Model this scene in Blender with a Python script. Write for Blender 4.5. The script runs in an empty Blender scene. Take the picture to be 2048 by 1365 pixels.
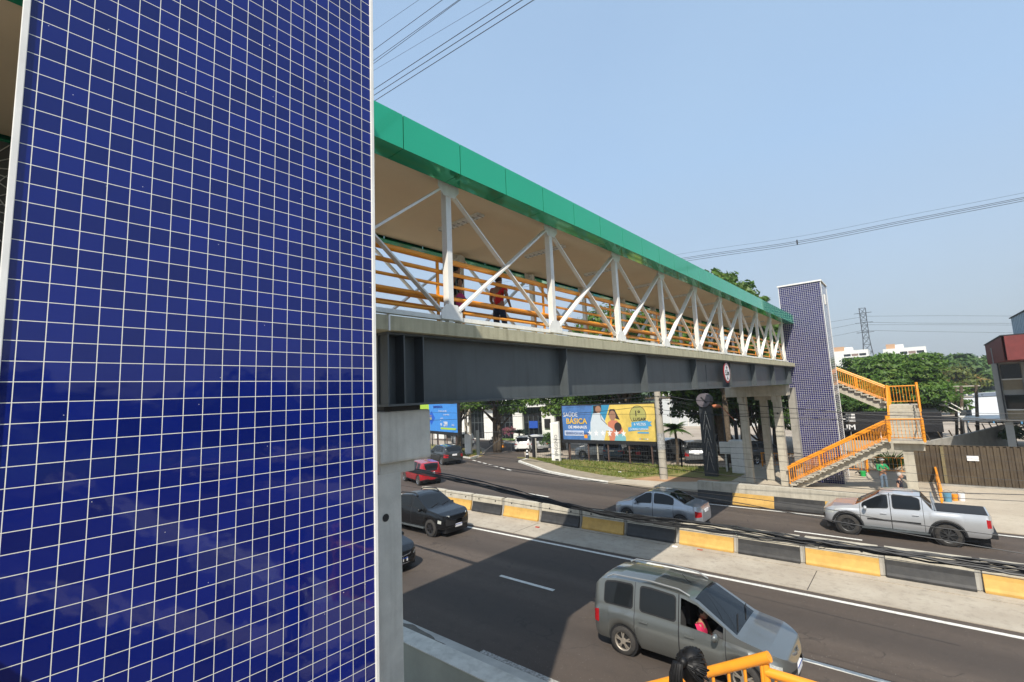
import bpy, bmesh, math, random
import numpy as np
from mathutils import Vector, Matrix
from math import sin, cos, pi, radians, sqrt, atan2
sc = bpy.context.scene
col = sc.collection
R = random.Random(7)
# ------------------------------------------------------------------ camera
CAMZ = 6.06
A = ((0.761938, 0.110069, 0.638228), (0.646149, -0.062129, -0.760679), (-0.044075, 0.99198, -0.118459))
cd = bpy.data.cameras.new('camera'); cam = bpy.data.objects.new('camera', cd); col.objects.link(cam)
cd.sensor_width = 36; cd.lens = 16.631; cd.clip_start = 0.05; cd.clip_end = 6000
cam.matrix_world = Matrix([[*A[0], 0], [*A[1], 0], [*A[2], CAMZ], [0, 0, 0, 1]])
sc.camera = cam
# ------------------------------------------------------------------ sky and sun
SUN = Vector((0.38, -0.80, 1.0)).normalized()
w = bpy.data.worlds.new('World'); sc.world = w; w.use_nodes = True
nt = w.node_tree; bg = nt.nodes['Background']
sky = nt.nodes.new('ShaderNodeTexSky'); sky.sky_type = 'NISHITA'; sky.sun_disc = False
sky.sun_elevation = math.asin(SUN.z); sky.sun_rotation = atan2(SUN.x, SUN.y)
sky.air_density = 1.0; sky.dust_density = 1.6; sky.ozone_density = 1.2; sky.altitude = 60
# hazy tropical air: the clear sky is veiled by pale grey-blue haze, thickest towards the horizon
tcw = nt.nodes.new('ShaderNodeTexCoord'); sx_ = nt.nodes.new('ShaderNodeSeparateXYZ'); nt.links.new(tcw.outputs['Generated'], sx_.inputs[0])
mr_ = nt.nodes.new('ShaderNodeMapRange'); mr_.inputs[1].default_value = 0.0; mr_.inputs[2].default_value = 0.65; mr_.inputs[3].default_value = 0.97; mr_.inputs[4].default_value = 0.70; nt.links.new(sx_.outputs[2], mr_.inputs[0])
mw = nt.nodes.new('ShaderNodeMix'); mw.data_type = 'RGBA'; 
mc_ = nt.nodes.new('ShaderNodeMix'); mc_.data_type = 'RGBA'; mc_.inputs[6].default_value = (1.86, 2.10, 2.28, 1); mc_.inputs[7].default_value = (1.62, 2.30, 3.15, 1)
mr2 = nt.nodes.new('ShaderNodeMapRange'); mr2.inputs[1].default_value = 0.02; mr2.inputs[2].default_value = 0.42; nt.links.new(sx_.outputs[2], mr2.inputs[0]); nt.links.new(mr2.outputs[0], mc_.inputs[0]); nt.links.new(mc_.outputs[2], mw.inputs[7])
nw = nt.nodes.new('ShaderNodeTexNoise'); nw.inputs['Scale'].default_value = 2.2; nw.inputs['Detail'].default_value = 5; nt.links.new(tcw.outputs['Generated'], nw.inputs['Vector'])
ma_ = nt.nodes.new('ShaderNodeMath'); ma_.operation = 'MULTIPLY_ADD'; ma_.inputs[1].default_value = 0.35; ma_.inputs[2].default_value = -0.17; nt.links.new(nw.outputs[0], ma_.inputs[0])
mb_ = nt.nodes.new('ShaderNodeMath'); mb_.operation = 'ADD'; mb_.use_clamp = True; nt.links.new(mr_.outputs[0], mb_.inputs[0]); nt.links.new(ma_.outputs[0], mb_.inputs[1]); nt.links.new(mb_.outputs[0], mw.inputs[0]); nt.links.new(sky.outputs[0], mw.inputs[6]); nt.links.new(mw.outputs[2], bg.inputs[0])
bg.inputs[1].default_value = 0.15
sl = bpy.data.lights.new('sun', 'SUN'); sl.energy = 3.5; sl.angle = radians(0.6); sl.color = (1, 0.93, 0.82)
so = bpy.data.objects.new('sun', sl); col.objects.link(so)
so.rotation_euler = (-SUN).to_track_quat('-Z', 'Y').to_euler()
vs = sc.view_settings; vs.view_transform = 'Standard'; vs.look = 'None'; vs.exposure = 0.85; vs.gamma = 1
sc.render.film_transparent = False
sc.cycles.max_bounces = 6; sc.cycles.diffuse_bounces = 3; sc.cycles.glossy_bounces = 3; sc.cycles.transparent_max_bounces = 12
# ------------------------------------------------------------------ helpers
FPX = 946.13
def U(px, py, X=None, Y=None, Z=None, D=None):
    """world point seen at a photo pixel (2048 wide) on the plane X=, Y=, Z= or at depth D"""
    a, b = (px - 1024) / FPX, (682.5 - py) / FPX
    d = Vector([A[i][0] * a + A[i][1] * b - A[i][2] for i in range(3)])
    k = X / d.x if X is not None else Y / d.y if Y is not None else (Z - CAMZ) / d.z if Z is not None else D
    return d * k + Vector((0, 0, CAMZ))
MATS = {}
def mat(name, c, rough=0.7, metal=0.0, var=0.12, scale=3.0, bump=0.0, bscale=60.0, coat=0.0, c2=None, spec=0.5, detail=4, streak=0.0):
    if name in MATS: return MATS[name]
    m = bpy.data.materials.new(name); m.use_nodes = True; t = m.node_tree; N = t.nodes; L = t.links
    p = N['Principled BSDF']; p.inputs['Roughness'].default_value = rough; p.inputs['Metallic'].default_value = metal
    p.inputs['Coat Weight'].default_value = coat; p.inputs['Coat Roughness'].default_value = 0.04
    p.inputs['Specular IOR Level'].default_value = spec
    tc = N.new('ShaderNodeTexCoord'); nz = N.new('ShaderNodeTexNoise'); nz.inputs['Scale'].default_value = scale
    nz.inputs['Detail'].default_value = detail; nz.inputs['Roughness'].default_value = 0.65
    L.new(tc.outputs['Object'], nz.inputs['Vector'])
    mx = N.new('ShaderNodeMix'); mx.data_type = 'RGBA'
    rp = N.new('ShaderNodeMapRange'); rp.inputs[1].default_value = 0.3; rp.inputs[2].default_value = 0.7
    L.new(nz.outputs[0], rp.inputs[0]); L.new(rp.outputs[0], mx.inputs[0])
    a = [v * (1 - var) for v in c]; b = [min(1, v * (1 + var)) for v in c] if c2 is None else c2
    mx.inputs[6].default_value = (*a, 1); mx.inputs[7].default_value = (*b, 1)
    out = mx.outputs[2]
    if streak:      # grime runs: noise stretched down the vertical
        mp = N.new('ShaderNodeMapping'); mp.inputs['Scale'].default_value = (5, 5, 0.35); L.new(tc.outputs['Object'], mp.inputs[0])
        ns = N.new('ShaderNodeTexNoise'); ns.inputs['Scale'].default_value = 1.6; ns.inputs['Detail'].default_value = 6; L.new(mp.outputs[0], ns.inputs['Vector'])
        rs = N.new('ShaderNodeMapRange'); rs.inputs[1].default_value = 0.48; rs.inputs[2].default_value = 0.75; rs.inputs[4].default_value = streak; L.new(ns.outputs[0], rs.inputs[0])
        ms = N.new('ShaderNodeMix'); ms.data_type = 'RGBA'; ms.inputs[7].default_value = (c[0] * .35, c[1] * .33, c[2] * .28, 1); L.new(rs.outputs[0], ms.inputs[0]); L.new(out, ms.inputs[6]); out = ms.outputs[2]
    L.new(out, p.inputs['Base Color'])
    if bump:
        n2 = N.new('ShaderNodeTexNoise'); n2.inputs['Scale'].default_value = bscale; n2.inputs['Detail'].default_value = 3
        L.new(tc.outputs['Object'], n2.inputs['Vector'])
        bp = N.new('ShaderNodeBump'); bp.inputs['Strength'].default_value = bump; bp.inputs['Distance'].default_value = 0.02
        L.new(n2.outputs[0], bp.inputs['Height']); L.new(bp.outputs[0], p.inputs['Normal'])
    MATS[name] = m
    return m
def tag(o, label=None, cat=None, group=None, kind=None):
    if label: o['label'] = label
    if cat: o['category'] = cat
    if group: o['group'] = group
    if kind: o['kind'] = kind
    return o
def empty(name, label, cat, loc=(0, 0, 0), rz=0, group=None):
    o = bpy.data.objects.new(name, None); col.objects.link(o); o.location = loc; o.rotation_euler = (0, 0, rz)
    o.empty_display_size = 0.2
    return tag(o, label, cat, group)
def link(name, me, m=None, parent=None, loc=None, rz=None, smooth=False):
    if m is not None and not me.materials: me.materials.append(m)
    if smooth:
        me.polygons.foreach_set('use_smooth', [True] * len(me.polygons))
    o = bpy.data.objects.new(name, me); col.objects.link(o)
    if parent: o.parent = parent
    if loc is not None: o.location = loc
    if rz is not None: o.rotation_euler = (0, 0, rz)
    return o
class MB:
    def __init__(s): s.v = []; s.f = []
    def add(s, vs, fs):
        n = len(s.v); s.v += [tuple(v) for v in vs]; s.f += [tuple(i + n for i in f) for f in fs]; return s
    def box(s, x0, x1, y0, y1, z0, z1):
        v = [(x, y, z) for z in (z0, z1) for y in (y0, y1) for x in (x0, x1)]
        return s.add(v, [(0, 2, 3, 1), (4, 5, 7, 6), (0, 1, 5, 4), (2, 6, 7, 3), (0, 4, 6, 2), (1, 3, 7, 5)])
    def bar(s, p, q, w, h, up=(0, 0, 1)):
        p = Vector(p); q = Vector(q); d = (q - p).normalized(); u = Vector(up)
        r = d.cross(u)
        if r.length < 1e-4: r = d.cross(Vector((0, 1, 0)))
        r.normalize(); u = r.cross(d)
        v = [e + r * (a * w / 2) + u * (b * h / 2) for e in (p, q) for a, b in ((-1, -1), (1, -1), (1, 1), (-1, 1))]
        return s.add(v, [(0, 1, 2, 3), (7, 6, 5, 4), (0, 4, 5, 1), (1, 5, 6, 2), (2, 6, 7, 3), (3, 7, 4, 0)])
    def tube(s, pts, r, n=8, cap=True):
        pts = [Vector(p) for p in pts]; m = len(pts); rs = r if isinstance(r, (list, tuple)) else [r] * m
        vs = []; pr = None
        for i, p in enumerate(pts):
            d = (pts[min(i + 1, m - 1)] - pts[max(i - 1, 0)]).normalized()
            if pr is None:
                a = Vector((0, 0, 1)) if abs(d.z) < 0.9 else Vector((1, 0, 0)); pr = d.cross(a).normalized()
            pr = (pr - d * pr.dot(d)).normalized(); b = d.cross(pr)
            vs += [p + (pr * cos(2 * pi * k / n) + b * sin(2 * pi * k / n)) * rs[i] for k in range(n)]
        fs = [(i * n + k, i * n + (k + 1) % n, (i + 1) * n + (k + 1) % n, (i + 1) * n + k) for i in range(m - 1) for k in range(n)]
        if cap: fs += [tuple(range(n - 1, -1, -1)), tuple(range((m - 1) * n, m * n))]
        return s.add(vs, fs)
    def cyl(s, c, r, h, n=20, r2=None): 
        c = Vector(c); return s.tube([c, c + Vector((0, 0, h))], [r, r if r2 is None else r2], n)
    def poly(s, pts, z0, z1):
        n = len(pts); a = sum(pts[i][0] * pts[(i + 1) % n][1] - pts[(i + 1) % n][0] * pts[i][1] for i in range(n))
        if a < 0: pts = pts[::-1]
        v = [(x, y, z0) for x, y in pts] + [(x, y, z1) for x, y in pts]
        return s.add(v, [tuple(range(n - 1, -1, -1)), tuple(range(n, 2 * n))] + [(i, (i + 1) % n, (i + 1) % n + n, i + n) for i in range(n)])
    def extr(s, prof, o, du, dv, dw, w):
        """profile points (u,v) on axes du,dv from o, extruded by w along dw"""
        o, du, dv, dw = Vector(o), Vector(du), Vector(dv), Vector(dw); n = len(prof)
        a = [o + du * u + dv * v for u, v in prof]; b = [p + dw * w for p in a]
        fs = [tuple(range(n)), tuple(range(2 * n - 1, n - 1, -1))] + [(i + n, (i + 1) % n + n, (i + 1) % n, i) for i in range(n)]
        return s.add(a + b, fs)
    def sphere(s, c, r, n=10, m=7, sq=(1, 1, 1)):
        c = Vector(c); vs = [c + Vector((0, 0, r * sq[2]))]
        for i in range(1, m):
            t = pi * i / m; vs += [c + Vector((r * sq[0] * sin(t) * cos(2 * pi * k / n), r * sq[1] * sin(t) * sin(2 * pi * k / n), r * sq[2] * cos(t))) for k in range(n)]
        vs.append(c - Vector((0, 0, r * sq[2]))); fs = [(0, 1 + k, 1 + (k + 1) % n) for k in range(n)]
        for i in range(m - 2): fs += [(1 + i * n + k, 1 + (i + 1) * n + k, 1 + (i + 1) * n + (k + 1) % n, 1 + i * n + (k + 1) % n) for k in range(n)]
        e = len(vs) - 1; fs += [(e, 1 + (m - 2) * n + (k + 1) % n, 1 + (m - 2) * n + k) for k in range(n)]
        return s.add(vs, fs)
    def mesh(s, name):
        me = bpy.data.meshes.new(name); me.from_pydata(s.v, [], s.f); me.update(); return me
    def build(s, name, m, parent=None, loc=None, rz=None, smooth=False, bevel=0, fix=True):
        me = s.mesh(name)
        if fix or bevel:
            b = bmesh.new(); b.from_mesh(me)
            bmesh.ops.recalc_face_normals(b, faces=b.faces)
            if bevel: bmesh.ops.bevel(b, geom=[e for e in b.edges if len(e.link_faces) == 2 and e.calc_face_angle(0) > 0.5], offset=bevel, segments=2, profile=0.6, affect='EDGES')
            b.to_mesh(me); b.free()
        o = link(name, me, m, parent, loc, rz)
        if smooth:
            me.polygons.foreach_set('use_smooth', [True] * len(me.polygons)); me.set_sharp_from_angle(angle=radians(38))
        return o
def copy_tree(o, parent=None):
    c = o.copy(); col.objects.link(c); c.parent = parent
    for ch in list(o.children): copy_tree(ch, c)
    return c
def ftext(s, size, m, parent, o, ax, up, name='lettering', align='LEFT', depth=0.004, sx=1.0, shear=0, bold=0.0):
    cu = bpy.data.curves.new(name, 'FONT'); cu.body = s; cu.size = size; cu.align_x = align; cu.extrude = depth / 2; cu.shear = shear
    cu.offset = bold; cu.resolution_u = 3
    t = bpy.data.objects.new('tmp', cu); col.objects.link(t)
    dg = bpy.context.evaluated_depsgraph_get(); me = bpy.data.meshes.new_from_object(t.evaluated_get(dg))
    bpy.data.objects.remove(t); bpy.data.curves.remove(cu)
    ax = Vector(ax).normalized(); up = Vector(up).normalized(); nn = ax.cross(up)
    M = Matrix([[ax[i] * sx, up[i], nn[i], Vector(o)[i]] for i in range(3)] + [[0, 0, 0, 1]])
    me.transform(M); me.materials.clear(); me.name = name
    return link(name, me, m, parent)
def flat(pts, o, ax, up, m, name, parent, t=0.004):
    """flat shape of (u,v) points on the plane o, ax, up, with thickness t towards the viewer"""
    ax = Vector(ax).normalized(); up = Vector(up).normalized(); nn = ax.cross(up)
    return MB().extr(pts, o, ax, up, nn, t).build(name, m, parent)
def rrect(x0, y0, x1, y1): return [(x0, y0), (x1, y0), (x1, y1), (x0, y1)]
def ell(cx, cy, rx, ry, n=24): return [(cx + rx * cos(2 * pi * k / n), cy + ry * sin(2 * pi * k / n)) for k in range(n)]
# ------------------------------------------------------------------ materials
def tile_mat(name, blue, grout, bw, ms):
    m = bpy.data.materials.new(name); m.use_nodes = True; t = m.node_tree; N = t.nodes; L = t.links; p = N['Principled BSDF']
    uv = N.new('ShaderNodeUVMap'); uv.uv_map = 'UVMap'
    br = N.new('ShaderNodeTexBrick'); br.offset = 0; br.squash = 1
    for k, v in (('Scale', 1), ('Mortar Size', ms), ('Mortar Smooth', 0.15), ('Bias', 0), ('Brick Width', bw), ('Row Height', bw)): br.inputs[k].default_value = v
    br.inputs['Color1'].default_value = (*[c * 0.78 for c in blue], 1); br.inputs['Color2'].default_value = (*[c * 1.2 for c in blue], 1)
    br.inputs['Mortar'].default_value = (*grout, 1); L.new(uv.outputs[0], br.inputs['Vector'])
    nz = N.new('ShaderNodeTexNoise'); nz.inputs['Scale'].default_value = 24; L.new(uv.outputs[0], nz.inputs['Vector'])
    sp = N.new('ShaderNodeMapRange'); sp.inputs[1].default_value = 0.90; sp.inputs[2].default_value = 0.92
    n3 = N.new('ShaderNodeTexNoise'); n3.inputs['Scale'].default_value = 55; n3.inputs['Detail'].default_value = 0; L.new(uv.outputs[0], n3.inputs['Vector'])
    L.new(n3.outputs[0], sp.inputs[0])
    mx = N.new('ShaderNodeMix'); mx.data_type = 'RGBA'; L.new(sp.outputs[0], mx.inputs[0]); L.new(br.outputs[0], mx.inputs[6]); mx.inputs[7].default_value = (0.6, 0.6, 0.6, 1)
    L.new(mx.outputs[2], p.inputs['Base Color'])
    rr = N.new('ShaderNodeMapRange'); rr.inputs[3].default_value = 0.05; rr.inputs[4].default_value = 0.85; L.new(br.outputs['Fac'], rr.inputs[0]); L.new(rr.outputs[0], p.inputs['Roughness'])
    b1 = N.new('ShaderNodeBump'); b1.invert = True; b1.inputs['Strength'].default_value = 0.6; b1.inputs['Distance'].default_value = 0.002; L.new(br.outputs['Fac'], b1.inputs['Height'])
    wv = N.new('ShaderNodeTexNoise'); wv.inputs['Scale'].default_value = 9; wv.inputs['Detail'].default_value = 1; L.new(uv.outputs[0], wv.inputs['Vector'])
    b2 = N.new('ShaderNodeBump'); b2.inputs['Strength'].default_value = 0.25; b2.inputs['Distance'].default_value = 0.004; L.new(wv.outputs[0], b2.inputs['Height']); L.new(b1.outputs[0], b2.inputs['Normal'])
    L.new(b2.outputs[0], p.inputs['Normal']); p.inputs['Specular IOR Level'].default_value = 0.45
    return m
M = {}
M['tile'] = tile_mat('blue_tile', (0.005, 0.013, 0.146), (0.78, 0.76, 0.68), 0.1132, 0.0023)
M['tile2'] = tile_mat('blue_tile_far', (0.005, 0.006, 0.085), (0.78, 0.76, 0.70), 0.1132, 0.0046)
M['white'] = mat('white_paint', (0.76, 0.75, 0.71), 0.4, streak=0.16, var=0.09, scale=3, bump=0.03, detail=9)
M['offwhite'] = mat('offwhite_paint', (0.66, 0.64, 0.58), 0.5, var=0.06)
M['ceil'] = mat('ceiling_lining', (0.72, 0.58, 0.40), 0.7, var=0.04, scale=0.8)
M['green'] = mat('green_composite', (0.035, 0.47, 0.245), 0.06, metal=0.5, var=0.03, scale=0.5)
M['joint'] = mat('black_joint', (0.01, 0.012, 0.012), 0.8)
M['steel'] = mat('grey_steel_paint', (0.078, 0.090, 0.095), 0.40, streak=0.35, var=0.16, scale=1.1, bump=0.03, bscale=6, detail=8)
M['slab'] = mat('painted_slab', (0.43, 0.40, 0.27), 0.7, streak=0.45, var=0.1, scale=4, bump=0.15, bscale=25)
M['conc'] = mat('pale_concrete', (0.60, 0.585, 0.52), 0.85, streak=0.30, var=0.16, scale=2.2, bump=0.12, bscale=30, detail=8)
M['conc2'] = mat('stair_concrete', (0.42, 0.385, 0.31), 0.85, streak=0.35, var=0.14, scale=3, bump=0.12, bscale=30, detail=8)
M['conc3'] = mat('weathered_shaded_concrete', (0.30, 0.285, 0.25), 0.9, var=0.22, scale=1.6, bump=0.2, bscale=18, detail=9)  # darker tone also paints in shade on the boundary wall and barrier keys
M['orange'] = mat('orange_rail_paint', (0.78, 0.29, 0.02), 0.35, var=0.08, scale=6)
M['yellow'] = mat('yellow_barrier_paint', (0.54, 0.32, 0.075), 0.65, scale=2.6, bump=0.15, bscale=30, c2=(0.60, 0.36, 0.09), var=0.22, detail=10)
M['black'] = mat('black_barrier_paint', (0.017, 0.0175, 0.019), 0.6, c2=(0.045, 0.043, 0.04), scale=3, bump=0.15, bscale=30, detail=10)
M['dark'] = mat('dark_rubber', (0.012, 0.012, 0.013), 0.6)
M['cable'] = mat('black_cable', (0.008, 0.009, 0.011), 0.5, var=0.3)
M['wire'] = mat('grey_wire', (0.035, 0.038, 0.042), 0.6)
M['marking'] = mat('road_paint', (0.62, 0.61, 0.56), 0.8, var=0.25, scale=9, bump=0.1, detail=8)
M['pole'] = mat('pole_concrete', (0.37, 0.34, 0.28), 0.9, var=0.15, scale=3, bump=0.1)
M['trunk'] = mat('bark', (0.10, 0.075, 0.05), 0.95, var=0.4, scale=6, bump=0.6, bscale=18)
M['skin'] = mat('brown_skin', (0.30, 0.155, 0.09), 0.5, var=0.05)
M['hair'] = mat('black_hair', (0.005, 0.0045, 0.0045), 0.5, var=0.5, scale=40, spec=0.3)
M['glass'] = mat('dark_window_glass', (0.010, 0.012, 0.014), 0.03, var=0.1, spec=0.35)
M['chrome'] = mat('bright_metal', (0.6, 0.6, 0.6), 0.25, metal=0.9, var=0.03)
M['tyre'] = mat('dusty_tyre', (0.035, 0.032, 0.029), 0.9, var=0.3, scale=8)
M['red_lamp'] = mat('red_lamp_lens', (0.34, 0.008, 0.012), 0.12, var=0.2, scale=20, coat=0.5)
M['clear_lamp'] = mat('clear_lamp_lens', (0.42, 0.43, 0.40), 0.1, var=0.3, scale=25, coat=0.6)
M['plate'] = mat('white_plate', (0.7, 0.7, 0.7), 0.5)
M['blue'] = mat('blue_paint', (0.02, 0.08, 0.40), 0.5)
# ================================================================== setting: ground, roads, pavements
def ground_mat(name, c1, c2, c3, s1, s2, rough=0.92, bump=0.25, stretch=(1, 1, 1), speck=0.0):
    m = bpy.data.materials.new(name); m.use_nodes = True; t = m.node_tree; N = t.nodes; L = t.links; p = N['Principled BSDF']
    p.inputs['Roughness'].default_value = rough; p.inputs['Specular IOR Level'].default_value = 0.3
    tc = N.new('ShaderNodeTexCoord'); mp = N.new('ShaderNodeMapping'); mp.inputs['Scale'].default_value = stretch; L.new(tc.outputs['Object'], mp.inputs[0])
    a = N.new('ShaderNodeTexNoise'); a.inputs['Scale'].default_value = s1; a.inputs['Detail'].default_value = 6; L.new(mp.outputs[0], a.inputs['Vector'])
    b = N.new('ShaderNodeTexNoise'); b.inputs['Scale'].default_value = s2; b.inputs['Detail'].default_value = 8; b.inputs['Roughness'].default_value = 0.75; L.new(tc.outputs['Object'], b.inputs['Vector'])
    r1 = N.new('ShaderNodeMapRange'); r1.inputs[1].default_value = 0.35; r1.inputs[2].default_value = 0.66; L.new(a.outputs[0], r1.inputs[0])
    m1 = N.new('ShaderNodeMix'); m1.data_type = 'RGBA'; m1.inputs[6].default_value = (*c1, 1); m1.inputs[7].default_value = (*c2, 1); L.new(r1.outputs[0], m1.inputs[0])
    r2 = N.new('ShaderNodeMapRange'); r2.inputs[1].default_value = 0.5; r2.inputs[2].default_value = 0.78; r2.inputs[4].default_value = 0.75; L.new(b.outputs[0], r2.inputs[0])
    m2 = N.new('ShaderNodeMix'); m2.data_type = 'RGBA'; m2.inputs[7].default_value = (*c3, 1); L.new(r2.outputs[0], m2.inputs[0]); L.new(m1.outputs[2], m2.inputs[6])
    out = m2.outputs[2]
    if speck:
        v = N.new('ShaderNodeTexNoise'); v.inputs['Scale'].default_value = 38; v.inputs['Detail'].default_value = 1; L.new(tc.outputs['Object'], v.inputs['Vector'])
        r3 = N.new('ShaderNodeMapRange'); r3.inputs[1].default_value = 0.725; r3.inputs[2].default_value = 0.76; r3.inputs[4].default_value = speck; L.new(v.outputs[0], r3.inputs[0])
        m3 = N.new('ShaderNodeMix'); m3.data_type = 'RGBA'; m3.inputs[7].default_value = (0.45, 0.42, 0.38, 1); L.new(r3.outputs[0], m3.inputs[0]); L.new(out, m3.inputs[6]); out = m3.outputs[2]
    if name == 'asphalt':
        vo = N.new('ShaderNodeTexVoronoi'); vo.feature = 'DISTANCE_TO_EDGE'; vo.inputs['Scale'].default_value = 0.55; wn = N.new('ShaderNodeTexNoise'); wn.inputs['Scale'].default_value = 1.6; wn.inputs['Detail'].default_value = 5
        vm = N.new('ShaderNodeVectorMath'); vm.operation = 'MULTIPLY_ADD'; vm.inputs[1].default_value = (.9, .9, .9); L.new(tc.outputs['Object'], wn.inputs['Vector']); L.new(wn.outputs['Color'], vm.inputs[0]); L.new(tc.outputs['Object'], vm.inputs[2]); L.new(vm.outputs[0], vo.inputs['Vector'])
        rc = N.new('ShaderNodeMapRange'); rc.inputs[1].default_value = 0.0; rc.inputs[2].default_value = 0.012; rc.inputs[3].default_value = 0.75; rc.inputs[4].default_value = 0; L.new(vo.outputs['Distance'], rc.inputs[0])
        mk = N.new('ShaderNodeMapRange'); mk.inputs[1].default_value = 0.52; mk.inputs[2].default_value = 0.6; L.new(a.outputs[0], mk.inputs[0]); ml = N.new('ShaderNodeMath'); ml.operation = 'MULTIPLY'; L.new(rc.outputs[0], ml.inputs[0]); L.new(mk.outputs[0], ml.inputs[1])
        m4 = N.new('ShaderNodeMix'); m4.data_type = 'RGBA'; m4.inputs[7].default_value = (0.022, 0.02, 0.019, 1); L.new(ml.outputs[0], m4.inputs[0]); L.new(out, m4.inputs[6]); out = m4.outputs[2]
        # wheel tracks: smooth darker bands along the lanes
        sx = N.new('ShaderNodeSeparateXYZ'); L.new(tc.outputs['Object'], sx.inputs[0]); sn = N.new('ShaderNodeMath'); sn.operation = 'SINE'; mu = N.new('ShaderNodeMath'); mu.operation = 'MULTIPLY'; mu.operation = 'MULTIPLY_ADD'; mu.inputs[1].default_value = 1.53; mu.inputs[2].default_value = -2.07; L.new(sx.outputs[1], mu.inputs[0]); L.new(mu.outputs[0], sn.inputs[0])
        rt = N.new('ShaderNodeMapRange'); rt.inputs[1].default_value = 0.0; rt.inputs[2].default_value = 1.0; rt.inputs[3].default_value = 0; rt.inputs[4].default_value = .55; L.new(sn.outputs[0], rt.inputs[0])
        m5 = N.new('ShaderNodeMix'); m5.data_type = 'RGBA'; m5.inputs[7].default_value = (0.045, 0.038, 0.034, 1); L.new(rt.outputs[0], m5.inputs[0]); L.new(out, m5.inputs[6]); out = m5.outputs[2]
    L.new(out, p.inputs['Base Color'])
    n2 = N.new('ShaderNodeTexNoise'); n2.inputs['Scale'].default_value = 60; n2.inputs['Detail'].default_value = 3; L.new(tc.outputs['Object'], n2.inputs['Vector'])
    bp = N.new('ShaderNodeBump'); bp.inputs['Strength'].default_value = bump; bp.inputs['Distance'].default_value = 0.02; L.new(n2.outputs[0], bp.inputs['Height']); L.new(bp.outputs[0], p.inputs['Normal'])
    return m
M['asph'] = ground_mat('asphalt', (0.070, 0.055, 0.045), (0.098, 0.078, 0.064), (0.050, 0.041, 0.035), 0.9, 2.4, stretch=(0.1, 1, 1), speck=0.6, rough=0.85)
M['lot'] = ground_mat('parking_paving', (0.30, 0.25, 0.20), (0.38, 0.33, 0.27), (0.22, 0.18, 0.15), 0.25, 1.5)
M['grassy'] = ground_mat('dry_grass_ground', (0.13, 0.14, 0.035), (0.22, 0.19, 0.07), (0.32, 0.22, 0.12), 0.4, 0.9, bump=0.6)
M['earth'] = ground_mat('red_earth', (0.34, 0.19, 0.10), (0.42, 0.26, 0.15), (0.24, 0.14, 0.08), 0.8, 3, bump=0.5)
M['strip'] = ground_mat('stained_concrete', (0.34, 0.295, 0.235), (0.41, 0.365, 0.295), (0.17, 0.145, 0.12), 0.7, 3.4, bump=0.3)
M['walk'] = ground_mat('pavement_concrete', (0.38, 0.325, 0.25), (0.45, 0.395, 0.31), (0.26, 0.22, 0.17), 0.4, 2.5)
M['far'] = ground_mat('green_land', (0.04, 0.075, 0.02), (0.06, 0.10, 0.03), (0.09, 0.11, 0.04), 0.02, 0.12)
M['kerb'] = mat('white_kerb_paint', (0.60, 0.58, 0.52), 0.8, var=0.25, scale=3, bump=0.15)
def S(o): o['kind'] = 'structure'; return o
def sheet(name, pts, z, m, t=0.3):
    return S(MB().poly(pts, z - t, z).build(name, m))
S(MB().poly([(-2500, -600), (2500, -600), (2500, 3500), (-2500, 3500)], -0.5, -0.32).build('ground', M['far']))
def farcurve(x):            # far kerb of the far carriageway
    P = [(-140, 72), (-60, 42), (-45, 37.6), (-38, 35.5), (-35.3, 34.9), (-29.2, 34.9), (-26.6, 33.3), (-23.3, 31.2), (-19, 29.55), (-16.5, 29.05), (-14.1, 28.95), (-9.7, 28.9), (-9.6, 26.75), (60, 26.75)]
    return float(np.interp(x, [p[0] for p in P], [p[1] for p in P]))
xs = [-140, -100, -80, -60, -52, -45, -40, -38, -35.3, -29.2, -26.6, -23.3, -19, -16.5, -14.1, -9.7, -9.6, 60]
sheet('road', [(60, 8.5), (-30, 8.5), (-60, 14), (-140, 40)] + [(x, farcurve(x)) for x in xs], 0.0, M['asph'])
sheet('driveway', [(-34.9, 34.9), (-29.5, 34.9), (-30.4, 37.5), (-38, 46.5), (-46, 52), (-58, 56), (-60, 50), (-48, 47.5), (-40, 42), (-36.2, 37.5)], 0.004, M['asph'], 0.2)
sheet('parking_lot', [(-120, 39), (-50, 39), (-36, 36.5), (-31, 36.5), (-12, 38.2), (6, 40.2), (8, 44), (40, 44), (60, 130), (-120, 130)], -0.004, M['lot'])
sheet('right_pavement', [(0.4, 26.75), (60, 26.75), (60, 39), (0.4, 39)], 0.03, M['walk'])
S(MB().box(-60, 60, 16.75, 18.6, -0.1, 0.022).build('median_strip', M['strip']))
S(MB().box(-60, 60, 18.6, 19.55, -0.1, 0.05).build('median_footing', M['strip']))
S(MB().box(-80, 60, 7.15, 8.62, -0.1, 0.012).build('gutter', mat('gutter_concrete', (0.43, 0.42, 0.38), 0.85, var=0.22, scale=1.2, bump=0.15, detail=8)))
S(MB().box(-80, -2.5, -60, 6.8, -0.2, 0.05).build('near_pavement', M['walk'])); S(MB().box(-2.5, 60, -60, 6.8, -0.2, 0.045).build('unseen_dark_ground', M['asph']))  # unseen asphalt on the right, added dark to deepen the tower tile reflections
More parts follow.
